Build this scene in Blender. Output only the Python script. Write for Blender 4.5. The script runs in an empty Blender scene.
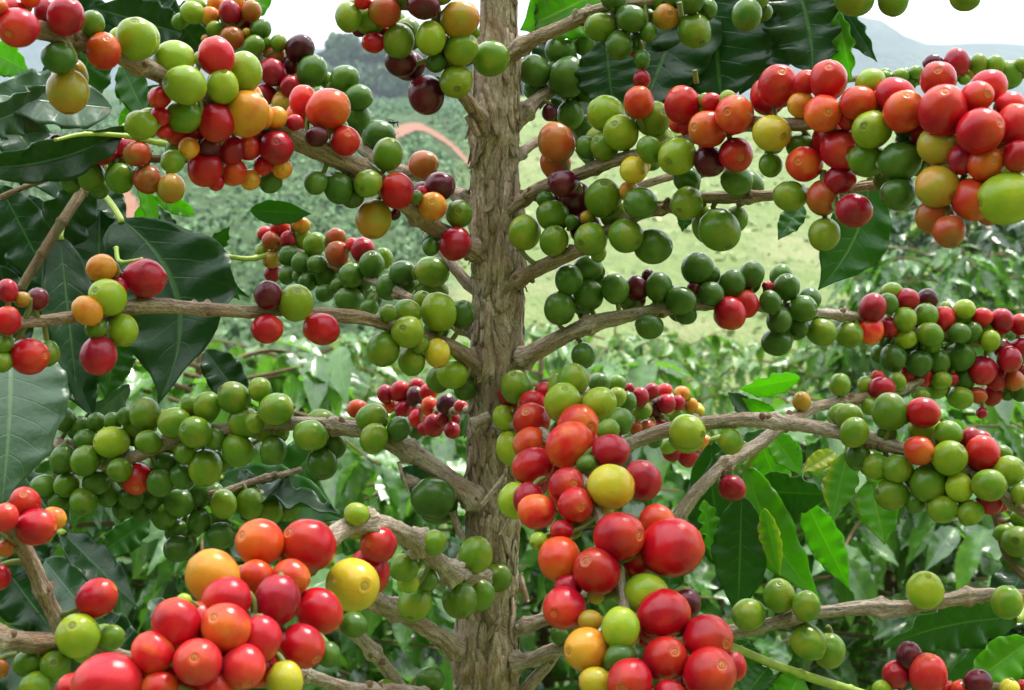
import bpy, math, random
from mathutils import Vector, Matrix, noise
R = math.radians
random.seed(7)
sc = bpy.context.scene
COL = sc.collection
F = 1300.0; CZ = 1.3

def P(x, y, d):
    return Vector(((x-512)/F*d, d, CZ+(345-y)/F*d))

def link(name, me, mat=None, parent=None, loc=None):
    o = bpy.data.objects.new(name, me); COL.objects.link(o)
    if mat is not None:
        for m in (mat if isinstance(mat, (list, tuple)) else [mat]): me.materials.append(m)
    if parent: o.parent = parent
    if loc is not None: o.location = loc
    return o

def mesh(name, vs, fs, uvs=None, smooth=True, mi=None):
    me = bpy.data.meshes.new(name); me.from_pydata([tuple(v) for v in vs], [], fs)
    if smooth: me.polygons.foreach_set('use_smooth', [True]*len(me.polygons))
    if uvs:
        ul = me.uv_layers.new(name='UVMap')
        flat = []
        for p in me.polygons:
            for vi in p.vertices: flat.extend(uvs[vi])
        ul.data.foreach_set('uv', flat)
    if mi: me.polygons.foreach_set('material_index', mi)
    me.update(); return me

# ------------------------------------------------------------ materials
class NT:
    def __init__(s, name):
        s.m = bpy.data.materials.new(name); s.m.use_nodes = True
        s.t = s.m.node_tree; s.n = s.t.nodes; s.b = s.n['Principled BSDF']; s.out = s.n['Material Output']
    def add(s, typ, **kw):
        nd = s.n.new(typ)
        for k, v in kw.items():
            if k.startswith('_'): setattr(nd, k[1:], v)
            else: nd.inputs[k.replace('__', ' ')].default_value = v
        return nd
    def l(s, a, b): s.t.links.new(a, b)
    def noise(s, vec, scale, detail=3, rough=.5, dist=0):
        nd = s.add('ShaderNodeTexNoise', Scale=scale, Detail=detail, Roughness=rough, Distortion=dist)
        if vec is not None: s.l(vec, nd.inputs['Vector'])
        return nd.outputs['Fac']
    def ramp(s, fac, stops, interp='LINEAR'):
        nd = s.n.new('ShaderNodeValToRGB'); nd.color_ramp.interpolation = interp
        e = nd.color_ramp.elements
        while len(e) < len(stops): e.new(.5)
        for el, (p, c) in zip(e, stops):
            el.position = p; el.color = tuple(c)+(1,) if len(c) == 3 else c
        s.l(fac, nd.inputs['Fac']); return nd.outputs['Color']
    def mix(s, fac, a, b, blend='MIX'):
        nd = s.n.new('ShaderNodeMix'); nd.data_type = 'RGBA'; nd.blend_type = blend
        for sock, v in ((nd.inputs[0], fac), (nd.inputs[6], a), (nd.inputs[7], b)):
            if hasattr(v, 'links'): s.l(v, sock)
            else: sock.default_value = v if not isinstance(v, tuple) else v+(1,)*(4-len(v))
        return nd.outputs[2]
    def math(s, op, a, b=0.0, c=0.0, clamp=False):
        nd = s.n.new('ShaderNodeMath'); nd.operation = op; nd.use_clamp = clamp
        for i, v in enumerate((a, b, c)):
            if hasattr(v, 'links'): s.l(v, nd.inputs[i])
            else: nd.inputs[i].default_value = v
        return nd.outputs[0]
    def bump(s, h, strength, dist):
        nd = s.add('ShaderNodeBump', Strength=strength, Distance=dist); s.l(h, nd.inputs['Height'])
        s.l(nd.outputs[0], s.b.inputs['Normal']); return nd
    def sep(s, v):
        nd = s.n.new('ShaderNodeSeparateXYZ'); s.l(v, nd.inputs[0]); return nd.outputs
    def vadd(s, a, b):
        nd = s.n.new('ShaderNodeVectorMath'); nd.operation = 'ADD'; s.l(a, nd.inputs[0]); s.l(b, nd.inputs[1]); return nd.outputs[0]
    def vmul(s, a, t):
        nd = s.n.new('ShaderNodeVectorMath'); nd.operation = 'MULTIPLY'; s.l(a, nd.inputs[0]); nd.inputs[1].default_value = t; return nd.outputs[0]

def cherry_mat(name, c1, c2, c3, amt=.5, ring=(.35, .2, .06), rough=.3, spec=.30):
    """c1 main skin, c2 second skin tone in soft patches, c3 tint round the navel"""
    t = NT(name)
    tc = t.n.new('ShaderNodeTexCoord'); oi = t.n.new('ShaderNodeObjectInfo')
    rnd = oi.outputs['Random']
    comb = t.n.new('ShaderNodeCombineXYZ')
    for i, k in enumerate((37.0, 91.0, 13.0)): t.l(t.math('MULTIPLY', rnd, k), comb.inputs[i])
    v = t.vadd(tc.outputs['Object'], comb.outputs[0])
    n1 = t.noise(v, .75, 2)
    f = t.math('MULTIPLY_ADD', t.math('SUBTRACT', n1, .5), 4.6, t.math('ADD', t.math('MULTIPLY', rnd, .5), amt-.35), clamp=True)
    base = t.mix(f, c1, c2)
    z = t.sep(tc.outputs['Object'])[2]
    nav = t.math('MULTIPLY', t.math('SUBTRACT', z, .35), 1.1, clamp=True)
    nz = t.noise(v, 1.3, 2)
    base = t.mix(t.math('MULTIPLY', nav, t.math('MULTIPLY', nz, 1.1), clamp=True), base, c3)
    # pale pin-point specks and fine mottling of the skin
    vo = t.add('ShaderNodeTexVoronoi', Scale=9.0); t.l(v, vo.inputs['Vector'])
    sp = t.math('LESS_THAN', vo.outputs['Distance'], .085)
    base = t.mix(t.math('MULTIPLY', sp, .22), base, tuple(min(1, .5*a+.35) for a in (c2[0], c2[1], c2[2])))
    mo = t.noise(v, 6, 5, .7)
    base = t.mix(t.math('MULTIPLY', t.math('SUBTRACT', mo, .52), 1.6, clamp=True), base, tuple(a*.55 for a in c1))
    # occasional brown scuffs
    sc_ = t.noise(v, 2.3, 6, .75)
    scm = t.math('MULTIPLY', t.math('SUBTRACT', sc_, .625), 8, clamp=True)
    base = t.mix(t.math('MULTIPLY', scm, .65), base, (.16, .07, .025))
    # navel disc
    x, y, _ = t.sep(tc.outputs['Object'])
    rr = t.math('SQRT', t.math('ADD', t.math('MULTIPLY', x, x), t.math('MULTIPLY', y, y)))
    rr = t.math('ADD', rr, t.math('ADD', t.math('MULTIPLY', t.math('SUBTRACT', t.noise(v, 5, 3), .5), .14), t.math('MULTIPLY', t.math('SUBTRACT', rnd, .4), .09)))
    top = t.math('GREATER_THAN', z, .6)
    ringm = t.math('MULTIPLY', t.math('MULTIPLY', t.math('SUBTRACT', .235, rr), 22, clamp=True), top)
    ringc = t.mix(t.math('GREATER_THAN', t.math('SINE', t.math('MULTIPLY', rr, 60)), .2), ring, tuple(a*.35 for a in ring))
    base = t.mix(t.math('MULTIPLY', ringm, t.math('MULTIPLY_ADD', mo, .9, .05), clamp=True), base, ringc)
    hv = t.n.new('ShaderNodeHueSaturation'); t.l(base, hv.inputs['Color'])
    t.l(t.math('MULTIPLY_ADD', rnd, .36, .78), hv.inputs['Value'])
    t.l(hv.outputs[0], t.b.inputs['Base Color'])
    t.l(t.math('MULTIPLY_ADD', mo, .22, rough-.22), t.b.inputs['Roughness'])
    t.b.inputs['Specular IOR Level'].default_value = spec
    t.b.inputs['Subsurface Weight'].default_value = .06
    t.b.inputs['Subsurface Radius'].default_value = (1, .5, .2)
    t.b.inputs['Subsurface Scale'].default_value = .002
    t.bump(t.math('ADD', mo, t.math('MULTIPLY', n1, .6)), .10, .0015)
    return t.m

RED = (.44, .004, .011)
CM = {
 'R': cherry_mat('ripe_red_skin', RED, (.31, .004, .014), (.58, .075, .015), .5, (.60, .24, .05)),
 'K': cherry_mat('rosy_red_skin', (.48, .008, .020), (.52, .022, .022), (.58, .09, .02), .5, (.58, .24, .06)),
 'C': cherry_mat('crimson_skin', (.34, .005, .018), (.20, .005, .018), (.40, .012, .018), .4, (.3, .08, .04)),
 'O': cherry_mat('orange_red_skin', (.54, .062, .009), (.48, .015, .012), (.62, .20, .02), .5, (.50, .24, .05)),
 'P': cherry_mat('two_tone_red_skin', (.60, .010, .018), (.66, .13, .02), (.68, .15, .02), .28, (.55, .26, .05)),
 'A': cherry_mat('amber_skin', (.62, .26, .022), (.52, .10, .018), (.46, .30, .03), .35, (.33, .18, .05)),
 'Y': cherry_mat('yellow_skin', (.52, .41, .025), (.40, .38, .025), (.58, .27, .025), .45, (.24, .17, .04)),
 'L': cherry_mat('lime_skin', (.20, .31, .014), (.29, .34, .018), (.23, .30, .018), .3, (.13, .13, .03)),
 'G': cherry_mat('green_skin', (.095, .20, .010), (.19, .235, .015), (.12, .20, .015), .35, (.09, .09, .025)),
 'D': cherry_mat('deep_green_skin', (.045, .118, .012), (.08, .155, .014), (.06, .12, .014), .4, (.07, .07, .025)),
 'B': cherry_mat('brick_skin', (.40, .055, .015), (.30, .11, .018), (.22, .16, .018), .4, (.2, .1, .03)),
 'T': cherry_mat('tan_skin', (.40, .205, .022), (.27, .24, .022), (.46, .13, .018), .45, (.2, .11, .035)),
 'M': cherry_mat('maroon_skin', (.055, .005, .013), (.11, .006, .014), (.07, .008, .012), .4, (.1, .04, .03), .27),
}
CL = {'R': 'ripe bright red cherry', 'K': 'rosy red cherry', 'C': 'dark crimson cherry', 'O': 'orange red cherry', 'P': 'red cherry with an orange patch',
      'A': 'amber orange cherry', 'Y': 'yellow cherry', 'L': 'lime green cherry', 'G': 'green unripe cherry', 'D': 'deep green unripe cherry',
      'B': 'brick red turning cherry', 'T': 'tan and olive turning cherry', 'M': 'overripe maroon cherry'}

def bark_mat(name, a, b, c, su=1.0, moss=0.0):
    t = NT(name)
    uv = t.n.new('ShaderNodeTexCoord').outputs['UV']     # u round (metres), v along (metres)
    v1 = t.vmul(uv, (620*su, 95*su, 1)); v2 = t.vmul(uv, (240*su, 60*su, 1)); v3 = t.vmul(uv, (2600*su, 700*su, 1))
    n1 = t.noise(v1, 1, 5, .65, .6); n2 = t.noise(v2, 1, 3); n3 = t.noise(v3, 1, 3)
    col = t.ramp(n1, [(.28, c), (.44, a), (.58, b), (.75, tuple(min(1, x*1.3) for x in b))])
    col = t.mix(t.math('MULTIPLY', t.math('SUBTRACT', n2, .45), 2.5, clamp=True), col, tuple(x*.62 for x in a))
    col = t.mix(.4, col, t.ramp(n3, [(.35, c), (.65, b)]))
    n5 = t.noise(t.vmul(uv, (55*su, 38*su, 1)), 1, 4, .6)
    col = t.mix(t.math('MULTIPLY', t.math('SUBTRACT', n5, .47), 4.5, clamp=True), col, t.mix(n3, (.15, .08, .04), (.36, .23, .13)))
    n4 = t.noise(t.vmul(uv, (90*su, 60*su, 1)), 1, 5, .7)
    col = t.mix(t.math('MULTIPLY', t.math('SUBTRACT', n4, .56), 5, clamp=True), col, tuple(x*.38 for x in a))
    if moss: col = t.mix(t.math('MULTIPLY', t.math('SUBTRACT', t.noise(v2, .7, 3), .5), moss*4, clamp=True), col, (.10, .14, .035))
    t.l(col, t.b.inputs['Base Color']); t.b.inputs['Roughness'].default_value = .85
    t.b.inputs['Specular IOR Level'].default_value = .2
    t.bump(t.math('ADD', n1, t.math('MULTIPLY', n3, .4)), 1.0, .0018)
    return t.m
M_TRUNK = bark_mat('trunk_bark', (.37, .29, .195), (.62, .51, .37), (.025, .018, .012))
M_BRANCH = bark_mat('branch_bark', (.31, .245, .18), (.53, .45, .36), (.05, .034, .022), 1.0)
M_BRANCH2 = bark_mat('reddish_branch_bark', (.26, .18, .12), (.48, .38, .28), (.045, .027, .018), 1.0)
M_DARKBARK = bark_mat('mossy_twig_bark', (.14, .10, .055), (.28, .2, .11), (.035, .025, .015), 1.3, .6)
def plain(name, c, rough=.6, var=.4, scale=300.0, spec=.3):
    t = NT(name); tc = t.n.new('ShaderNodeTexCoord')
    n = t.noise(tc.outputs['Object'], scale, 4)
    t.l(t.mix(n, tuple(x*(1-var) for x in c), tuple(min(1, x*(1+var)) for x in c)), t.b.inputs['Base Color'])
    t.b.inputs['Roughness'].default_value = rough; t.b.inputs['Specular IOR Level'].default_value = spec
    t.bump(n, .3, .0005); return t.m
M_STALK = plain('fruit_stalk_green', (.13, .15, .035))
M_SHOOT = plain('young_green_stem', (.26, .36, .05), .45)
M_BRACT = plain('dry_bract', (.13, .08, .045), .9)

def leaf_mat(name, c, c2, vein, trans, gloss=.27, yellow=None, spec=.5, tcol=None, broken=.5):
    t = NT(name); tc = t.n.new('ShaderNodeTexCoord'); oi = t.n.new('ShaderNodeObjectInfo')
    uv = tc.outputs['UV']; u, v, _ = t.sep(uv)               # u along 0..1, v across -1..1
    av = t.math('ABSOLUTE', v)
    at = t.n.new('ShaderNodeAttribute'); at.attribute_name = 'tone'
    tone = at.outputs['Fac']
    obj = t.vadd(tc.outputs['Object'], oi.outputs['Location'])
    n = t.noise(obj, 60, 4); nf = t.noise(obj, 420, 3)
    base = t.mix(t.math('MULTIPLY_ADD', t.math('SUBTRACT', n, .5), 1.6, t.math('MULTIPLY_ADD', tone, .7, .15), clamp=True), c, c2)
    base = t.mix(t.math('MULTIPLY', nf, .35), base, tuple(x*.6 for x in c))
    ph = t.math('MULTIPLY', t.math('SUBTRACT', u, t.math('MULTIPLY', t.math('POWER', av, 1.25), .16)), 9.0)
    fr = t.math('ABSOLUTE', t.math('SUBTRACT', t.math('FRACT', ph), .5))
    side = t.math('MULTIPLY', t.math('SUBTRACT', .05, fr), 18, clamp=True)
    side = t.math('MULTIPLY', side, t.math('SUBTRACT', 1.0, t.math('MULTIPLY', av, .85)))
    mid = t.math('MULTIPLY', t.math('SUBTRACT', .055, av), 30, clamp=True)
    vm = t.math('MAXIMUM', t.math('MULTIPLY', side, .55), t.math('MULTIPLY', mid, .8))
    base = t.mix(vm, base, vein)
    if yellow:
        ny = t.noise(obj, 38, 3)
        ym = t.math('MULTIPLY', t.math('SUBTRACT', t.math('ADD', ny, t.math('MULTIPLY', av, .25)), broken), 5, clamp=True)
        base = t.mix(ym, base, yellow)
    sp = t.noise(obj, 55, 2); sp2 = t.math('MULTIPLY', t.math('SUBTRACT', sp, .745), 30, clamp=True)
    base = t.mix(t.math('MULTIPLY', sp2, .8), base, (.2, .09, .03))
    t.l(base, t.b.inputs['Base Color'])
    t.l(t.math('MULTIPLY_ADD', n, .2, gloss-.05), t.b.inputs['Roughness'])
    t.b.inputs['Specular IOR Level'].default_value = spec
    t.bump(t.math('ADD', t.math('MULTIPLY', vm, -.6), t.math('MULTIPLY', nf, .5)), .35, .0012)
    tr = t.n.new('ShaderNodeBsdfTranslucent')
    t.l(t.mix(.5, base, tcol or (.22, .55, .03)), tr.inputs['Color'])
    mx = t.n.new('ShaderNodeMixShader'); mx.inputs[0].default_value = trans
    t.l(t.b.outputs[0], mx.inputs[1]); t.l(tr.outputs[0], mx.inputs[2]); t.l(mx.outputs[0], t.out.inputs['Surface'])
    return t.m
LM = {
 'dark': leaf_mat('dark_glossy_leaf', (.008, .042, .007), (.014, .065, .009), (.05, .14, .025), .27, .27, spec=.30),
 'mid': leaf_mat('mid_green_leaf', (.022, .105, .008), (.04, .15, .010), (.10, .25, .035), .42, .30, spec=.30),
 'light': leaf_mat('bright_young_leaf', (.12, .36, .015), (.20, .45, .02), (.30, .52, .06), .68, .30, spec=.35, tcol=(.36, .80, .04)),
 'yellow': leaf_mat('yellowing_leaf', (.10, .32, .015), (.15, .38, .018), (.28, .42, .05), .62, .32, (.50, .50, .03), spec=.35, broken=.63, tcol=(.36, .72, .04)),
 'dull': leaf_mat('blue_green_sheen_leaf', (.02, .08, .022), (.032, .11, .03), (.08, .18, .06), .16, .36, spec=.6),
 'bush': leaf_mat('bush_leaf', (.008, .06, .010), (.14, .36, .03), (.14, .30, .08), .40, .18, spec=1.0),  # pale second tone paints in some of the shiny sky highlights
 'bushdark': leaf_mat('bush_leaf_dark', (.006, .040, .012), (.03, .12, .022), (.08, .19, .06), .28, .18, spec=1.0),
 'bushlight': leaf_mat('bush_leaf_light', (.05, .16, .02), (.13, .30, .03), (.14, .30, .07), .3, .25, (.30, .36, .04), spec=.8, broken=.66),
}

# ------------------------------------------------------------ tubes
def catmull(pts, n):
    out = []
    Pn = [pts[0]*2-pts[1]] + pts + [pts[-1]*2-pts[-2]]
    for i in range(1, len(Pn)-2):
        p0, p1, p2, p3 = Pn[i-1:i+3]
        for k in range(n):
            t = k/n
            out.append(.5*((2*p1)+(p2-p0)*t+(2*p0-5*p1+4*p2-p3)*t*t+(3*p1-p0-3*p2+p3)*t**3))
    out.append(pts[-1].copy()); return out

def frames(path):
    T = []
    for i in range(len(path)):
        a = path[max(0, i-1)]; b = path[min(len(path)-1, i+1)]
        T.append((b-a).normalized())
    n = T[0].orthogonal().normalized(); N = []
    for t in T:
        n = (n - t*n.dot(t)).normalized(); N.append(n.copy())
    return T, N

class MB:
    def __init__(s): s.v = []; s.f = []; s.uv = []; s.mi = []
    def tube(s, path, rad, seg=8, mi=0, disp=None, caps=True, u0=0.0):
        T, N = frames(path); base = len(s.v); L = 0
        for i, p in enumerate(path):
            if i: L += (path[i]-path[i-1]).length
            B = T[i].cross(N[i])
            for k in range(seg+1):
                a = 2*math.pi*k/seg
                r = rad[i] if not disp else rad[i]*disp(a if k < seg else 0.0, L, i)
                s.v.append(p+(N[i]*math.cos(a)+B*math.sin(a))*r)
                s.uv.append((u0+k/seg*2*math.pi*rad[i], L))
        w = seg+1
        for i in range(len(path)-1):
            for k in range(seg):
                a = base+i*w+k
                s.f.append((a, a+1, a+w+1, a+w)); s.mi.append(mi)
        if caps:
            for i, flip in ((0, False), (len(path)-1, True)):
                c = len(s.v); s.v.append(path[i].copy()); s.uv.append((0, 0))
                for k in range(seg):
                    a = base+i*w+k
                    s.f.append((c, a+1, a) if flip is False else (c, a, a+1)); s.mi.append(mi)
    def build(s, name, mat, parent=None, smooth=True):
        me = mesh(name, s.v, s.f, s.uv, smooth, s.mi if any(s.mi) else None)
        return link(name, me, mat, parent)

def tag(o, label=None, cat=None, group=None, kind=None):
    for k, v in (('label', label), ('category', cat), ('group', group), ('kind', kind)):
        if v: o[k] = v
    return o
def empty(name, loc=(0, 0, 0)):
    o = bpy.data.objects.new(name, None); COL.objects.link(o); o.location = loc; o.empty_display_size = .05; return o

# branch: control points (px, py, depth m, width px), bark, node swelling
BRANCHES = {
 'ul': ([(497,272,.50,20),(470,250,.49,20),(430,225,.475,20),(395,195,.462,22),(345,165,.45,22),(300,140,.44,24),(262,122,.43,22),(215,100,.415,20),(165,76,.40,18),(122,58,.385,20),(75,42,.37,20),(38,30,.36,20),(-30,5,.34,20)], 'r', 1),
 'ulback': ([(495,215,.50,16),(462,195,.505,15),(425,178,.515,15),(385,163,.525,14),(352,140,.535,13),(318,110,.545,12),(280,80,.555,10),(250,45,.56,9),(225,15,.565,8)], 'b', 1),
 'ul3': ([(300,140,.455,12),(262,150,.465,11),(225,156,.47,10),(180,160,.475,9),(120,160,.48,8),(70,155,.485,8),(45,148,.49,7)], 'd', .6),
 'mback': ([(500,305,.50,15),(470,285,.505,14),(445,255,.51,11),(425,232,.515,7)], 'b', 0),
 'tl': ([(492,150,.50,20),(478,118,.485,17),(462,92,.475,14),(448,62,.467,13),(438,30,.46,12),(430,-20,.45,12)], 'r', 1),
 'lm': ([(495,385,.50,24),(472,362,.49,20),(450,346,.48,16),(420,336,.472,15),(385,325,.462,15),(345,316,.452,15),(300,311,.44,14),(256,311,.43,14),(200,309,.418,14),(140,308,.405,18),(100,313,.395,14),(50,319,.385,13),(15,321,.378,12),(-30,322,.37,12)], 'r', .6),
 'lmback': ([(495,350,.50,14),(462,330,.505,12),(420,305,.51,10),(395,292,.52,11),(375,280,.535,9),(340,268,.555,7),(300,252,.58,6),(262,238,.60,5)], 'b', 1),
 'll': ([(492,520,.50,26),(468,492,.492,23),(440,470,.49,21),(405,450,.488,21),(370,432,.488,20),(335,428,.49,17),(296,424,.493,15),(255,425,.497,15),(215,432,.50,15),(175,440,.505,14),(135,455,.51,14),(100,462,.515,13),(60,445,.52,12),(20,440,.525,10)], 'b', 1),
 'llback': ([(300,470,.54,6),(255,482,.53,8),(215,493,.52,9),(190,492,.525,9),(150,475,.53,8),(110,468,.53,6)], 'r', 1),
 'vl': ([(492,580,.50,18),(468,578,.47,18),(450,572,.452,20),(432,558,.436,22),(410,538,.42,22),(378,523,.40,22),(340,532,.385,22),(312,552,.37,20),(285,585,.35,18),(255,620,.33,16),(215,665,.315,14),(200,740,.305,14)], 'b', 1.6),
 'vl2': ([(488,665,.50,28),(456,648,.492,22),(430,630,.483,19),(405,615,.475,20),(378,604,.46,22),(350,592,.45,16)], 'b', 1),
 'vl3': ([(440,740,.49,16),(401,690,.475,15),(380,660,.468,15),(361,638,.462,16),(338,625,.455,14),(325,615,.45,10)], 'b', 1),
 'vl4': ([(480,730,.50,16),(440,700,.47,14),(385,690,.44,13),(340,682,.42,14),(312,676,.41,14),(285,672,.40,13),(240,668,.385,11),(190,662,.375,9),(135,655,.37,10),(100,650,.368,14),(58,643,.365,22),(0,640,.35,22),(-30,638,.34,22)], 'b', 1),
 'vlfork': ([(66,640,.366,14),(58,618,.366,18),(45,582,.362,17),(30,555,.358,17),(12,535,.352,18),(-20,515,.345,18)], 'r', .8),
 'tr': ([(498,66,.50,20),(519,49,.49,19),(545,36,.482,16),(575,22,.474,14),(600,11,.467,12),(625,5,.463,10),(670,-3,.46,10),(720,-12,.46,9),(760,-15,.46,8)], 'r', .6),
 'tr2': ([(498,140,.50,18),(522,112,.505,17),(540,97,.51,14),(560,88,.515,10),(600,70,.52,8),(640,55,.525,6)], 'b', 1),
 'top': ([(720,-45,.43,10),(790,-28,.425,10),(860,-22,.42,10),(930,-22,.42,9),(1000,-25,.42,9)], 'b', 0),
 'rm': ([(497,222,.50,16),(520,203,.49,15),(550,184,.48,15),(590,168,.468,14),(625,158,.458,13),(680,140,.442,12),(740,128,.425,13),(790,124,.41,14),(850,118,.395,13),(910,122,.38,12),(960,128,.365,11),(1030,142,.355,11),(1060,150,.35,10)], 'r', .6),
 'rm2': ([(590,205,.505,8),(620,196,.505,9),(652,182,.505,9),(690,172,.51,8),(740,165,.515,6)], 'r', .3),
 'rback': ([(500,175,.50,12),(560,130,.53,10),(700,90,.56,8),(820,82,.56,7),(900,76,.56,6),(960,74,.56,6),(1040,78,.56,6)], 'b', .6),
 'rl': ([(495,305,.50,20),(522,279,.49,16),(550,261,.48,16),(578,247,.472,15),(610,231,.466,14),(640,215,.46,14),(672,207,.455,13),(712,199,.448,13),(770,193,.438,12),(825,191,.43,11),(884,187,.42,11)], 'r', .8),
 'rr': ([(497,375,.50,24),(530,352,.49,20),(560,337,.485,18),(590,325,.482,18),(625,315,.482,15),(660,308,.485,13),(700,306,.49,12),(755,308,.50,12),(800,313,.51,12),(850,318,.525,11),(900,328,.535,9),(950,335,.54,8),(1000,345,.545,8),(1040,352,.55,8)], 'b', 1),
 'r8': ([(488,640,.50,18),(560,612,.49,14),(620,575,.475,14),(655,545,.468,15),(682,511,.465,16),(704,485,.468,14),(735,460,.475,14),(770,436,.485,14),(800,414,.50,12),(825,404,.51,12),(860,399,.52,11),(895,390,.53,9),(925,378,.54,8),(960,368,.545,7)], 'b', 1),
 'r7': ([(490,470,.50,18),(560,460,.485,16),(615,450,.475,15),(650,436,.468,15),(690,425,.462,15),(735,421,.455,15),(780,425,.447,16),(830,432,.438,16),(885,443,.43,15),(930,458,.425,13),(975,480,.42,12),(1010,500,.415,13),(1050,520,.41,13)], 'b', .8),
 'big': ([(490,430,.50,20),(520,424,.47,16),(548,440,.44,14),(575,470,.415,13),(600,520,.395,13),(615,565,.385,12),(625,610,.375,12),(632,660,.365,12),(640,730,.35,12)], 'b', 1),
 'tiny': ([(495,410,.50,10),(540,392,.56,8),(600,392,.62,7),(640,398,.66,6),(670,402,.68,5),(700,410,.70,4)], 'b', .4),
 'tinyl': ([(492,412,.50,9),(465,411,.56,9),(440,410,.60,8),(410,404,.64,5),(392,396,.65,4)], 'r', .4),
 'br': ([(487,672,.50,22),(520,662,.492,18),(550,652,.482,16),(580,648,.475,15),(640,642,.46,14),(700,634,.45,14),(745,628,.445,15),(790,621,.44,15),(830,614,.437,14),(868,608,.435,16),(895,609,.433,18),(930,603,.43,15),(975,598,.428,14),(1030,598,.425,15),(1060,598,.42,15)], 'b', 1.2),
 'br2': ([(484,740,.50,18),(522,692,.495,14),(545,668,.49,13),(560,650,.485,10)], 'b', .5),
 'bottom': ([(484,780,.50,16),(600,740,.47,12),(740,715,.45,10),(870,700,.43,9),(940,690,.425,9),(1000,688,.42,8),(1050,695,.42,8)], 'b', .5),
 'edge': ([(984,470,.45,8),(1000,520,.445,10),(1012,560,.44,10),(1040,590,.435,12)], 'd', .5),
}
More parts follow.
